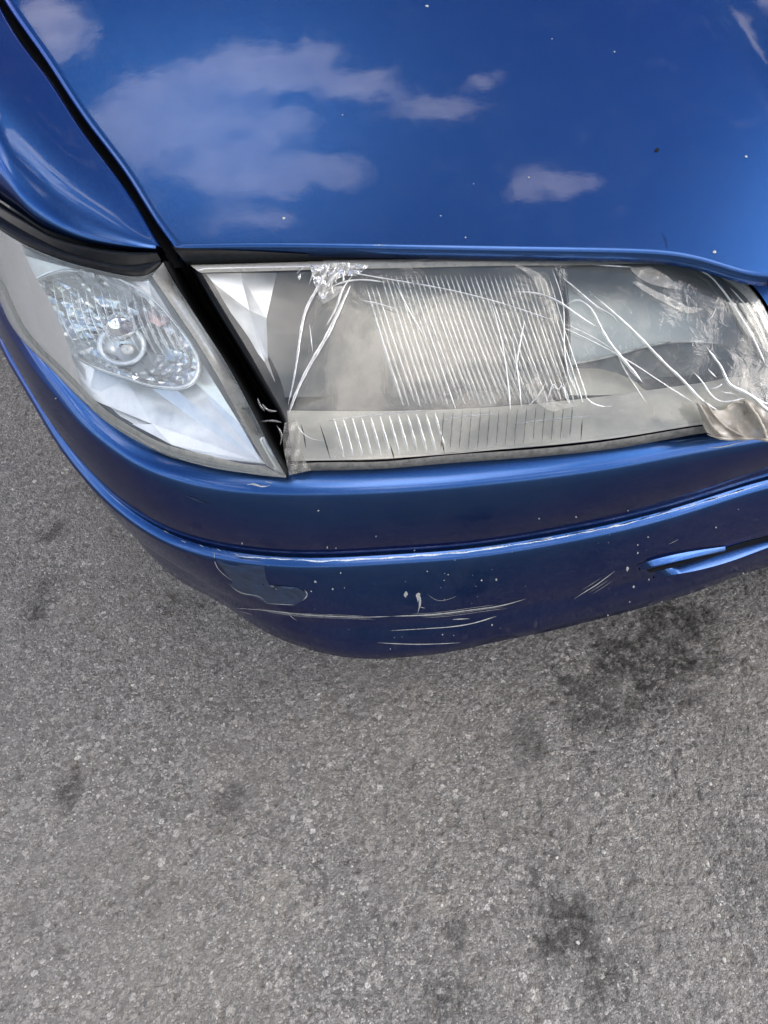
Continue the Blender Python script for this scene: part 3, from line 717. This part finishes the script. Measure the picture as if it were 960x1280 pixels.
CRE = [([(395, 372), (412, 360), (432, 352), (458, 350), (482, 353)], [2, 3, 2]), ([(430, 339), (480, 348), (560, 362), (640, 383), (690, 400)], [2, 2.2, 1.6, 2]),
       ([(698, 407), (735, 424), (766, 440), (800, 460), (836, 484), (870, 505)], [1.5, 2.2, 2, 2.6]), ([(700, 403), (735, 418), (768, 438)], [1, 1.4, 1.2]),
       ([(702, 346), (721, 362), (751, 386), (770, 399), (774, 406)], [2, 3, 2.5, 1.5]), ([(716, 362), (740, 380), (757, 393)], 1.5),
       ([(744, 371), (766, 390), (800, 422), (836, 459), (856, 478), (878, 501), (899, 514)], [2, 4, 4.5, 4.5, 5, 3]),
       ([(642, 365), (672, 367), (704, 381), (725, 396), (749, 410)], [1.5, 3, 4, 4, 2]), ([(706, 382), (723, 375), (734, 381), (751, 409), (770, 439), (781, 452), (803, 478)], [2, 3.5, 3.5, 5, 6.5, 4]),
       ([(772, 444), (781, 462), (793, 481), (808, 504)], [2.5, 2, 1]), ([(740, 331), (762, 332), (790, 334)], [1.5, 3, 2]),
       ([(862, 332), (885, 343), (900, 358), (922, 390), (941, 422), (957, 456)], [2, 3, 3.5, 3.5, 3.2, 2.5]), ([(913, 360), (934, 384), (949, 409), (959, 432)], [1.5, 2.5, 2.5, 2]),
       ([(883, 433), (892, 446), (901, 458), (911, 479), (934, 492), (960, 513), (978, 522)], [2.5, 4, 5, 6, 7, 6]), ([(866, 464), (879, 479), (889, 494), (902, 502), (917, 501), (933, 497)], [2, 3, 3, 3, 1.5]),
       ([(885, 461), (890, 467), (896, 472)], 2.5), ([(902, 489), (907, 491), (914, 491)], 2), ([(887, 486), (896, 484), (904, 479)], 2.5), ([(937, 487), (945, 498), (960, 505), (976, 510)], [2, 3, 4]),
       ([(731, 495), (742, 505), (766, 508)], [2, 3, 1.5]), ([(690, 336), (698, 358), (704, 382), (705, 412), (708, 456), (712, 472), (722, 492)], [1, 1.8, 2, 1.5, 1]),
       ([(438, 357), (425, 385), (410, 417), (392, 448), (378, 474), (365, 505), (360, 520)], [3, 6, 5, 4]), ([(412, 330), (398, 358), (383, 386), (376, 415), (372, 444), (366, 480), (360, 506)], [6, 5, 4, 3, 2]),
       ([(428, 336), (412, 352), (399, 372)], [5, 7, 2]), ([(403, 331), (392, 343), (386, 356)], [5, 4, 1.5]), ([(440, 345), (428, 362), (420, 385), (407, 408)], [2, 4, 2]), ([(387, 405), (389, 425), (391, 440)], [1, 2, 1]),
       ([(612, 372), (622, 405), (632, 455), (638, 512)], [1, 1.6, 2, 3]), ([(495, 355), (515, 395), (530, 420)], [1.5, 2.5, 2]), ([(520, 365), (545, 440), (571, 515)], [1, 1.6, 1.4]),
       ([(448, 375), (475, 380), (498, 388)], [1, 2, 1]), ([(369, 527), (378, 541), (392, 549), (403, 551)], [1.5, 2.2, 1]),
       ([(640, 420), (644, 445), (652, 510)], [1, 3, 1.5]), ([(656, 400), (648, 440), (643, 475)], [1, 2.5, 1]), ([(682, 505), (688, 488), (692, 480), (697, 488), (702, 482), (708, 498), (714, 505)], [2, 3, 2]),
       ([(660, 508), (672, 495), (682, 478)], [2.5, 3, 1]), ([(896, 382), (888, 398), (884, 402)], [1, 1.6, 1])]
def build_creases():
    for pts, w in CRE:
        V, F = ridge(pts, np.atleast_1d(w)*.72, .0003, FS, None, 1.4); mesh('film_crease', V, F, CREASE, HEAD)
    # broad whitened folds
    for a, b in (([(642, 331), (662, 345), (676, 368), (688, 405)], [(646, 331), (675, 343), (690, 368), (700, 402)]),
                 ([(786, 334), (800, 348), (825, 358), (846, 362)], [(812, 333), (826, 340), (840, 350), (848, 360)]),
                 ([(790, 353), (815, 370), (845, 386), (862, 392), (878, 387)], [(795, 351), (820, 364), (845, 376), (862, 384), (878, 385)]),
                 ([(655, 480), (668, 500), (690, 515)], [(672, 470), (690, 498), (722, 507)]),
                 ([(398, 372), (402, 366), (414, 358)], [(404, 380), (418, 372), (432, 358)])):
        P = panel2(a, b, 24, 8); G = np.array([FS(p[0], p[1], .0008+.0012*MN.noise(Vector((p[0]*.12, p[1]*.12, 1)))) for p in P.reshape(-1, 2)]).reshape(8, 24, 3)
        sheet('film_fold', G, FOLD, HEAD)
    # crumple at the top left of the film
    r = random.Random(8)
    P = panel2([(388, 332), (408, 329), (440, 329), (462, 332)], [(392, 352), (404, 374), (418, 352), (446, 345)], 40, 20)
    G = np.array([FS(p[0], p[1], .0018+.0022*MN.noise(Vector((p[0]*.16, p[1]*.10, 5)))+.001*MN.noise(Vector((p[0]*.45, p[1]*.3, 7)))) for p in P.reshape(-1, 2)]).reshape(20, 40, 3); sheet('crumpled_film', G, TAPE, HEAD)
    for i in range(7):
        u, v = 408+r.gauss(0, 18), 333+abs(r.gauss(0, 8)); a = r.uniform(1.2, 2.6); L = r.uniform(6, 20)
        V, F = ridge([(u, v), (u+L*.5*math.cos(a)+r.uniform(-2, 2), v+L*.5*math.sin(a)), (u+L*math.cos(a), v+L*math.sin(a))], r.uniform(1.2, 3), .001, FS, 8, 1.5); mesh('film_crease', V, F, FOLD, HEAD)
    # flap hanging over the lower left corner of the glass
    P = panel2([(356, 528), (354, 556), (358, 578), (361, 594)], [(372, 528), (374, 550), (380, 572), (389, 588)], 24, 10)
    G = np.array([HLs(p[0], p[1], .005+.0016*math.sin(p[0]*.5+p[1]*.11)+.0008*math.sin(p[1]*.4)) for p in P.reshape(-1, 2)]).reshape(10, 24, 3); sheet('film_flap', G, TAPE, HEAD)
    for pts in ([(322, 498), (326, 508), (331, 514)], [(326, 527), (340, 526), (352, 528)], [(346, 532), (352, 545), (350, 556)], [(328, 505), (334, 512), (346, 514)]):
        V, F = ridge(pts, 2.5, .003, HLs, 10, 1.5); mesh('film_crease', V, F, TAPE, HEAD)
    # gathered end
    P = coons([(866, 497), (886, 510), (905, 512), (922, 500), (938, 500), (958, 516), (985, 524)], [(985, 524), (990, 538), (988, 556)], [(884, 541), (905, 548), (930, 549), (955, 551), (988, 556)], [(866, 497), (874, 515), (878, 530), (884, 541)], 60, 24)
    def gz(u, v): return .0085+.0040*math.sin((u-866)*.075)*math.exp(-((v-525)/24)**2)+.0040*MN.noise(Vector((u*.028+v*.03, (v-u*.6)*.09, 0)))+.0016*MN.noise(Vector((u*.11, v*.11, 3)))
    G = np.array([HLs(p[0], p[1], gz(*p)) for p in P.reshape(-1, 2)]).reshape(24, 60, 3); sheet('gathered_film', G, BUNCH, HEAD)
    for pts, w in (([(872, 503), (882, 520), (892, 535), (905, 546)], 5), ([(880, 500), (892, 518), (908, 534), (930, 546)], 3.5), ([(930, 500), (942, 515), (952, 532), (958, 548)], 6), ([(884, 543), (910, 549), (940, 548), (970, 553)], 3.5), ([(905, 512), (922, 503), (932, 508), (930, 520)], 2.5)):
        V, F = ridge(pts, w, .0005, lambda u, v, o: HLs(u, v, gz(u, v)+o), 20, 1.5); mesh('film_crease', V, F, BUNCH, HEAD)
FOLD = m_clear('milky film fold', (.95, .95, .92), .36, .12, scale=45, haze_col=(.92, .88, .80), bumpd=.004)
BUNCH = m_clear('gathered cloudy film', (.8, .78, .72), .92, .45, scale=70, haze_col=(.40, .36, .30), bumpd=.006, lo=.1, hi=.5)
build_film(); build_creases()

# ---------------------------------------------------------------- inside the corner lamp
def corner_inside():
    out_ = np.array([(46, 352), (68, 342), (96, 339), (128, 342), (158, 354), (190, 374), (216, 402), (238, 432), (247, 455), (243, 472), (231, 482), (212, 484), (193, 482), (155, 471), (116, 457), (84, 438), (58, 412), (47, 380)], float)
    o = spline(np.r_[out_, out_[:1]], 61)[:-1]; c = np.array([150, 418.])
    rr = [1.03, 1.0, .9, .76, .6, .44, .3, .17]; G = []
    rj = random.Random(5)
    for k, r_ in enumerate(rr):
        p = c+(o-c)*r_; d = .012+.036*(1-r_**2) if r_ <= 1 else .004
        jit = np.array([rj.uniform(-.0035, .0035) if (0 < k) else 0 for _ in range(60)]); jit = (jit[::3].repeat(3))
        g = cdeep(p, d+jit); G.append(np.r_[g, g[:1]])
    sheet('reflector', np.array(G), FACET, CORN, smooth=False)
    ring = np.array([cdeep(c+(o-c)*f, d) for f, d in ((1.05, .014), (1.035, .008), (1.005, .0075), (.985, .014))]); ring = np.concatenate([ring, ring[:, :1]], 1)
    sheet('reflector_rim', ring, CHROME_B, CORN)
    # vertical optics moulded behind the glass over the bowl
    for i in range(15):
        a = np.array([66+i*10, 352+i*1.5]); b = a+np.array([28, 70])+np.array([i*.4, 10])
        V, F = ridge([a, (a+b)/2+[-3, 4], b], [2, 4, 2], 0, lambda u, v, off: cdeep(np.array([u, v]), .014-off), 12, 1.0); mesh('optic_bar', V, F, RIB, CORN)
    # bulb and socket
    def tube(cu, cv, rings, mat, name, n=24):
        a = np.linspace(0, 2*np.pi, n); ax = np.array([-.12, .30])
        G = np.array([cdeep(np.stack([cu+ax[0]*sh+r_*np.cos(a), cv+ax[1]*sh+.85*r_*np.sin(a)], -1), d) for r_, d, sh in rings]); sheet(name, G, mat, CORN)
    tube(152, 432, [(32, .042, 0), (31, .026, 0), (27, .022, 0), (24, .024, 0), (22, .034, 0), (3, .036, 0)], CHROME_B, 'bulb_socket')
    tube(150, 408, [(20, .036, 0), (22, .022, 0), (19, .014, 0), (11, .009, 0), (1, .007, 0)], BULB, 'bulb')
    tube(159, 437, [(9, .03, 0), (8.5, .016, 0), (6, .014, 0), (1, .0145, 0)], SILVER, 'bulb_socket')
    # bright shelf under the bowl, in flat facets
    def facet(p, d): return (cdeep(np.array(p, float), np.array(d)), [tuple(range(len(p)))])
    fs = [facet([(60, 425), (84, 442), (118, 461), (110, 497), (92, 470)], [.016, .02, .022, .006, .005]),
          facet([(118, 461), (158, 475), (190, 486), (190, 530), (140, 510), (110, 497)], [.022, .026, .026, .010, .005, .006]),
          facet([(190, 486), (222, 488), (256, 534), (190, 530)], [.026, .022, .016, .010]),
          facet([(190, 530), (256, 534), (328, 579), (270, 573), (215, 556), (165, 530)], [.010, .016, .006, .005, .005, .006]),
          facet([(222, 488), (240, 474), (328, 579), (256, 534)], [.022, .026, .006, .016]),
          facet([(240, 474), (254, 456), (300, 530), (328, 579)], [.026, .014, .008, .006]),
          facet([(2, 300), (30, 360), (60, 412), (50, 410), (20, 358), (-14, 312)], [.012, .014, .016, .006, .004, .004]),
          facet([(30, 360), (46, 352), (47, 380), (60, 425), (92, 470), (110, 497), (88, 452), (60, 412)], [.014, .012, .014, .018, .010, .006, .005, .016]),
          facet([(46, 350), (20, 316), (60, 328), (96, 337), (68, 340)], [.012, .006, .006, .010, .014]),
          facet([(158, 352), (130, 342), (185, 349), (218, 400), (190, 372)], [.014, .008, .005, .006, .014])]
    V, F = facet([(184, 384), (203, 388), (213, 400), (199, 409), (188, 402)], [.026, .022, .02, .022, .026]); mesh('bulb_reflection', V, F, PINK, CORN, smooth=False)  # facet coloured as the orange bulb's reflection in the bowl
    V, F = merge(fs[:6]); mesh('shelf', V, F, CHROME_B, CORN, smooth=False)
    for k in (8, 9): mesh('top_facet', fs[k][0], fs[k][1], CHROME_B, CORN, smooth=False)
    bk = facet([(40, 340), (60, 412), (118, 458), (200, 486), (250, 480), (332, 580), (270, 574), (215, 557), (150, 520), (95, 470), (45, 410)], [.02, .024, .028, .03, .028, .010, .010, .010, .010, .010, .010]); mesh('lamp_liner', bk[0], bk[1], LINER, CORN, smooth=False)
    V, F = merge(fs[6:8]); mesh('lamp_liner', V, F, LINER, CORN, smooth=False)
LINER = m_chrome('frosted silver liner', (.7, .72, .73), .4, dust=.95, dcol=(.72, .74, .75))
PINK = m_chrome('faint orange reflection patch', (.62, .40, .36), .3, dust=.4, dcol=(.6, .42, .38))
BULB = m_clear('bulb glass', (.55, .52, .56), .12, .03, scale=90, haze_col=(.6, .45, .42))
corner_inside()

# black walls facing each other across the gap between the lamps
for par, crv, sgn in ((CORN, [cdeep(np.array([u+1.5, v], float), .002) for u, v in ((203, 326), (237, 385), (285, 460), (330, 546), (357, 596))], 1),
                      (HEAD, [HLs(u, v, -.002) for u, v in ((233, 330), (262, 384), (296, 440), (326, 490), (349, 530), (356, 575))], -1)):
    c = spline(crv, 30); sheet('lamp_side', np.stack([c, c+DB*.03+DL*.002*sgn-np.array([0, 0, .02]), c+DB*.07-np.array([0, 0, .04])]), DARK, par, flip=sgn < 0)

# ---------------------------------------------------------------- wear on the bumper and the bonnet
def on_b(u, v, off=0.0):
    for k in range(0, 60, 2):
        p, n = hit(B_BVH, u, v-k, off)
        if p is not None: return p
    return at(u, v, .40)
H_BVH = bvh_of(HOOD_G)
def on_h(u, v, off=0.0):
    p, n = hit(H_BVH, u, v, off); return p if p is not None else onH(u, v)
def scratch(pts, w, lift=.0003, mat=None, par=None, surf=on_b, name='scratch', n=None):
    V, F = ridge(pts, np.atleast_1d(w)*.62, lift, surf, n, .25); mesh(name, V, F, mat or SCRAPE, par or BUMPER)
def blob(u, v, ru, rv, surf, par, mat, name, lift=.0003, seed=0, n=9):
    r = random.Random(seed); a = [(u+ru*math.cos(t)*r.uniform(.5, 1.2), v+rv*math.sin(t)*r.uniform(.5, 1.2)) for t in np.linspace(0, 2*math.pi, n, endpoint=False)]
    V = [surf(x, y, lift) for x, y in a]+[surf(u, v, lift*2)]; mesh(name, V, [(i, (i+1) % n, n) for i in range(n)][::-1], mat, par)
def build_wear():
    poly = [(270, 700), (280, 712), (291, 727), (289, 731), (302, 741), (318, 746), (334, 754), (350, 755), (367, 756), (380, 750), (384, 741), (372, 734), (360, 733), (345, 738), (338, 733), (333, 722), (331, 708), (322, 699), (300, 697)]
    c = np.mean(poly, 0); rings = [np.array([on_b(*(c+(np.array(p)-c)*f), .0003) for p in poly+poly[:1]]) for f in (.02, .35, .7, 1.0)]
    sheet('peeled_patch', np.array(rings), WORN, BUMPER, flip=True)
    for pts, w in (([(268, 690), (269, 703), (291, 726)], [1.5, 1.5, 1]), ([(287, 730), (302, 741), (325, 746), (334, 754)], [1.2, 1.4, 1]), ([(334, 754), (350, 755), (368, 756)], 1.3), ([(379, 750), (384, 742), (380, 737)], [2, 2.5, 1.2]),
                   ([(295, 760), (325, 762), (360, 766), (380, 768), (420, 770), (460, 771), (490, 770)], [.8, 1.2, 2.0, 1.4, 1.2]), ([(360, 766), (366, 772), (371, 775)], 1.2),
                   ([(490, 770), (520, 769), (540, 768), (590, 762), (625, 757), (658, 748)], [1.4, 2.6, 2.6, 2.0, 2.2, .8]),
                   ([(488, 788), (540, 785), (590, 779), (620, 770)], [1, 1.2, 2, 2]), ([(472, 803), (500, 804.5), (527, 805), (576, 803)], [1, 2, 1.6, 1]), ([(565, 774), (575, 773.5), (587, 773)], [1, 2.4, 1.5]),
                   ([(718, 748), (732, 739), (745, 731), (756, 723), (768, 714)], [1, 1.6, 1.8, 1.2]), ([(523, 740), (525, 752), (522, 766)], [6, 4, 2]), ([(524, 758), (531, 760)], 1.5), ([(534, 742), (546, 750), (570, 745)], .7),
                   ([(836, 680), (848, 674)], .7), ([(300, 764), (316, 768)], .8)):
        scratch(pts, w)
        if len(pts) > 4 and len(pts) < 9:
            for o in (-1.6, 1.4, 2.9): scratch([(u+3*o, v+o+.4*math.sin(u)) for u, v in pts[1:-1]], .55)
    r = random.Random(12)
    blob(507, 743, 2.6, 4, on_b, BUMPER, SCRAPE, 'paint_chip', seed=2); blob(523, 746, 3, 7, on_b, BUMPER, SCRAPE, 'paint_chip', seed=3)
    for u, v, q in [(394, 727, 2), (416, 736, 1.6), (389, 739, 1.2), (426, 716, 1.4), (555, 725, 1.3), (534, 714, 1.3), (560, 718, 1.3), (602, 725, 1.4), (620, 724, 2), (784, 711, 3), (792, 733, 1.8), (797, 691, 1.4), (810, 671, 1.3), (797, 681, 1.2),
                    (792, 733, 1.5), (811, 724, 1.4), (787, 752, 1.4), (827, 757, 1.6), (760, 769, 1.6), (929, 717, 1.4), (720, 646, 1.6), (785, 638, 1.2), (615, 781, 1.4), (553, 793, 1.2), (567, 794, 1.1), (488, 811, 1), (895, 659, 1.2), (398, 638, 1.6),
                    (409, 684, 1.4), (303, 679, 1.4), (70, 498, 1.5), (420, 685, 1.2), (674, 588+60, 1.4), (518, 688, 1.2), (470, 670, 1.1)]:
        blob(u, v, q*.8, q*r.uniform(.6, 1.2), on_b, BUMPER, SCRAPE, 'paint_chip', seed=int(u))
    for _ in range(34):
        u = r.uniform(330, 950); v = r.uniform(0, 1)*100+np.interp(u, [t[0] for t in TRIM], [t[1] for t in TRIM])+6; q = r.uniform(.35, .7)
        if v < np.interp(u, SIL[:, 0], SIL[:, 1])-8: blob(u, v, q, q, on_b, BUMPER, SCRAPE, 'paint_chip', seed=int(u*3), n=6)
    # chipped edge of the lower half along the groove
    for i in range(30):
        u = 560+i*12+r.uniform(-20, 20); v = np.interp(u, [t[0] for t in TRIM], [t[1] for t in TRIM])-r.uniform(-1.5, 1.8)
        L = r.uniform(3, 22); v2 = np.interp(u+L, [t[0] for t in TRIM], [t[1] for t in TRIM])-r.uniform(-1.0, 1.8)
        scratch([(u, v), (u+L*.5, (v+v2)/2+r.uniform(-.5, .5)), (u+L, v2)], r.uniform(1, 2.4), .0004, SCRAPE if r.random() < .4 else DARK, name='chipped_edge', n=8)
    for i in range(9):
        u = 205+i*11; v = np.interp(u, [t[0] for t in TRIM], [t[1] for t in TRIM])-1; scratch([(u, v-1), (u+6, v+2)], 1.2, .0004, DARK if i % 2 else SCRAPE, name='chipped_edge', n=6)
    tv = lambda u: np.interp(u, [t[0] for t in TRIM], [t[1] for t in TRIM])
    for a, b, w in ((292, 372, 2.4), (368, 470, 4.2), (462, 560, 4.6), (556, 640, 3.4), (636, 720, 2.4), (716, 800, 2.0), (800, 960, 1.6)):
        scratch([(u, tv(u)+.6+.5*math.sin(u*.31)) for u in np.linspace(a, b, 9)], [w*.3, w*.7, w*.4, w*.9, w*.3], .0005, EDGE, name='lip_sheen_wear')  # pale line paints the sky sheen on the lip, along with bare-edge wear
    scratch([(309, 606), (316, 605), (326, 608), (338, 606.5)], [2.5, 4, 3, 2.5]); scratch([(331, 602), (341, 604)], 1.2)
    scratch([(233, 619), (247, 625), (262, 630)], [2, 3, 1], mat=WORN)
    scratch([(880, 560), (905, 558), (925, 553), (945, 548)], [1, 1.6, 1.2, 1]); scratch([(170, 468-2), (176, 470)], 1.2)
    # bonnet: stone chips, a dead fly, a hair
    for u, v, q in ((355, 273, 2.6), (534, 8, 2.8), (932, 196, 2.6), (661, 222, 1.6), (592, 230, 1.1), (428, 144, 1.3), (768, 65, 1.4), (690, 49, 1.1), (551, 270, 1.2), (582, 297, 1.5), (893, 315, 3)):
        blob(u, v, q*.85, q*.65, on_h, HOOD, SCRAPE, 'paint_chip', seed=int(u))
    blob(821, 188, 3.6, 2.6, on_h, HOOD, DARK, 'tar_spot', seed=4, n=10); scratch([(818, 190), (824, 186)], 1.4, .0006, DARK, HOOD, on_h, 'tar_spot')
    scratch([(826, 290), (831, 298), (834, 312)], [.8, 1, 1], .0008, DARK, HOOD, on_h, 'stray_fibre'); scratch([(442, 314), (458, 309), (478, 307), (494, 311)], [1, 1.4, 1.6, 1], .001, FOLD, HOOD, lambda u, v, o: on_h(u, min(v, 307), o+max(0, v-307)*.0), 'stray_fibre')
build_wear()

# slot moulded into the lower half of the bumper, by the middle: two ledges that face up, a black strip painting the shaded mouth above them
def slot_ledge(top, bot, rise):
    n = 36; a, b = spline(top, n), spline(bot, n); w = np.clip(np.minimum(np.arange(n)/5, 1), .1, 1)
    P0 = np.array([on_b(p[0], p[1], .0003) for p in a]); Pb = np.array([on_b(p[0], p[1], .0003) for p in b])
    D = np.array([ray(*p)/np.linalg.norm(ray(*p)) for p in b]); dp = (P0-C0)@FWD; db = (Pb-C0)@FWD; P1 = Pb*(1-w[:, None])+w[:, None]*np.array([C0+ray(*p)*(k+rise*(j-k)) for p, k, j in zip(b, dp, db)])
    M = P0*.5+P1*.5+np.array([0, 0, .0006]); E = P1+np.array([0, -.0004, -.0012]); U = P1-DB*-.004+np.array([0, 0, -.008])
    sheet('slot_ledge', np.array([P0, M, P1]), PAINT, BUMPER); sheet('slot_ledge_wall', np.array([P1, E, U]), PAINT, BUMPER)
slot_ledge([(796, 705.5), (830, 696), (870, 688), (906, 683)], [(800, 711), (830, 705), (870, 696), (907, 688)], .05)
slot_ledge([(812, 715.5), (850, 707), (880, 699), (910, 690), (962, 675), (1010, 661)], [(818, 721), (850, 717), (880, 711), (912, 702), (964, 683), (1012, 668)], -.15)
def slot_shade(top, bot):
    n = 24; a, b = spline(top, n), spline(bot, n); G = np.array([[on_b(*(p*(1-t)+q*t), .0004) for p, q in zip(a, b)] for t in (0, .5, 1)]); sheet('slot_shade', G, DARK, BUMPER)
slot_shade([(808, 713), (850, 702), (880, 694), (908, 684), (962, 669), (1010, 656)], [(813, 715), (850, 706.5), (880, 698.5), (910, 689.5), (962, 674.5), (1010, 660.5)])

# ---------------------------------------------------------------- nose panel beside the headlight, grille, and the rest of the car
def build_nose():
    L = spline([HLs(u, v, -.006) for u, v in ((862, 318), (900, 331), (924, 343), (949, 366), (972, 407), (987, 450), (992, 490), (986, 530), (984, 552))], 50)
    Rr = spline([car(-.13, .085, .690), car(-.135, .058, .675), car(-.14, .030, .64), car(-.14, .012, .60), car(-.14, .006, .578)], 50)
    G = panel2(L, Rr, 50, 14); w = np.linspace(0, 1, 14)[:, None]
    return G-DB[None, None]*(.006*np.sin(np.pi*w))[..., None]
NG = build_nose(); sheet('nose_panel', NG, PAINT, CAR, flip=True); sheet('nose_panel', mirror(NG), PAINT, CAR)
def box_v(c, a, b, d, flip=False):
    V = [c+a*i+b*j+d*k for i in (-1, 1) for j in (-1, 1) for k in (-1, 1)]
    return np.array(V), [(0, 1, 3, 2), (4, 6, 7, 5), (0, 4, 5, 1), (2, 3, 7, 6), (0, 2, 6, 4), (1, 5, 7, 3)]
GRI = mesh('grille', *box_v(car(0, .085, .625), DL*.13, DB*.004, np.array([0, 0, .055])), DARK, CAR, smooth=False)
for i in range(5): mesh('grille_slat', *box_v(car(0, .055+.004*i, .592+.018*i), DL*.135, DB*.018, np.array([0, 0, .003])), RUBBER, GRI, smooth=False)
for name, G, m in (('headlight', HG, LENS), ('corner_lamp', CG, CORNER)):
    _b = G+DB*.05; V, F = merge([gv(_b, name == 'headlight')]); h = mesh(name, mirror(V), [f[::-1] for f in F], CHROME, CAR); sheet('lens', mirror(G), m, h, flip=(name == 'headlight'))

def build_body():
    st = [(1.24, .925, .985, .80), (1.32, .93, 1.03, .78), (1.6, .94, 1.22, .70), (1.95, .945, 1.40, .62), (2.5, .945, 1.44, .62), (3.1, .945, 1.40, .62), (3.5, .94, 1.22, .68), (3.8, .93, 1.05, .78), (4.3, .92, 1.0, .80), (4.55, .86, .80, .70), (4.58, .84, .50, .6)]
    rows = []
    for b, belt, top, rh in st:
        lo = min(belt, top-.03); pr = [(.90, .24), (.945, .36), (.957, .55), (.957, .74), (.935, min(.90, lo)), ((.935+rh)/2+.02, (min(.90, lo)+top)/2), (rh, top-.03), (rh*.6, top+.005), (0, top+.02)]
        rows.append([car(-l, b, z) for l, z in pr])
    G = np.array(rows); return np.concatenate([G, mirror(G)[:, ::-1][:, 1:]], 1)
BODY_G = build_body()
BODY = sheet('body', BODY_G, PAINT, CAR, flip=True)
def pane(i0, i1, j0, j1, f=.9):
    g = BODY_G[i0:i1+1, j0:j1+1]; c = g.reshape(-1, 3).mean(0); n = np.cross(g[-1, 0]-g[0, 0], g[0, -1]-g[0, 0]); n /= np.linalg.norm(n)
    if n@(c-car(0, 2.5, .6)) < 0: n = -n
    return c+(g-c)*f+n*.012
sheet('windscreen', pane(1, 3, 6, 10), GLASS, BODY)
sheet('rear_window', pane(5, 7, 6, 10), GLASS, BODY)
for j0, j1 in ((4, 6), (10, 12)):
    for i0, i1 in ((2, 3), (3, 4), (4, 5), (5, 6)): sheet('side_window', pane(i0, i1, j0, j1, .88), GLASS, BODY)
def lathe(c, ax, prof, n=28):
    u = np.cross(ax, [0, 0, 1.]); a = np.linspace(0, 2*np.pi, n)
    return np.array([[c+ax*x+(u*math.cos(t)+np.array([0, 0, 1.])*math.sin(t))*r_ for t in a] for x, r_ in prof])
for b in (.88, 3.45):
    for s in (-1, 1):
        c = car(s*.86, b, .30); w = sheet('wheel', lathe(c, DL*s, [(-.09, .18), (-.10, .27), (-.085, .297), (.07, .297), (.088, .27), (.085, .20)]), TYRE, CAR)
        sheet('rim', lathe(c, DL*s, [(.084, .202), (.05, .19), (.06, .10), (.075, .04), (.075, .001)], 28), ALLOY, w)
mesh('underbody', *box_v(car(0, 2.35, .32), DL*.72, DB*2.15, np.array([0, 0, .06])), DARK, CAR, smooth=False)
for s in (-1, 1): mesh('wheel_housing', *box_v(car(s*.62, .86, .50), DL*.10, DB*.36, np.array([0, 0, .18])), DARK, CAR, smooth=False)
mesh('cowl', *box_v(car(0, 1.24, .93), DL*.84, DB*.06, np.array([0, 0, .012])), RUBBER, CAR, smooth=False)

# ---------------------------------------------------------------- loose grit on the asphalt
def build_grit():
    r = random.Random(21); parts = []
    def stone(x, y, s):
        t = (1+5**.5)/2
        V = np.array([(-1, t, 0), (1, t, 0), (-1, -t, 0), (1, -t, 0), (0, -1, t), (0, 1, t), (0, -1, -t), (0, 1, -t), (t, 0, -1), (t, 0, 1), (-t, 0, -1), (-t, 0, 1)])/1.9
        V = V*np.array([r.uniform(.7, 1.3) for _ in range(36)]).reshape(12, 3)*[1, r.uniform(.6, 1), .6]; a = r.uniform(0, 6.3)
        V = V@np.array([[math.cos(a), -math.sin(a), 0], [math.sin(a), math.cos(a), 0], [0, 0, 1]])
        F = [(0, 11, 5), (0, 5, 1), (0, 1, 7), (0, 7, 10), (0, 10, 11), (1, 5, 9), (5, 11, 4), (11, 10, 2), (10, 7, 6), (7, 1, 8), (3, 9, 4), (3, 4, 2), (3, 2, 6), (3, 6, 8), (3, 8, 9), (4, 9, 5), (2, 4, 11), (6, 2, 10), (8, 6, 7), (9, 8, 1)]
        parts.append((V*s+[x, y, -.001+s*.3], F))
    for u, v in ((548, 1128), (788, 1036), (552, 1132), (345, 1140), (600, 1222), (696, 1072), (398, 868), (722, 1178), (660, 1170), (905, 1200), (888, 980), (755, 1065), (620, 988), (345, 692), (205, 735), (250, 700)):
        p = at(u, v, 0); stone(p[0], p[1], r.uniform(.0018, .0034))
    for _ in range(420): stone(r.uniform(-.95, .6), r.uniform(.05, 1.45), r.uniform(.0007, .0017))
    V, F = merge(parts); o = mesh('grit', V, F, GRIT, None, smooth=False); o['kind'] = 'stuff'; o['label'] = 'loose pale grit scattered on the grey asphalt'; o['category'] = 'grit'
GRIT = m_plain('pale grit', (.34, .32, .29), .85, var=.5, scale=160)
build_grit()
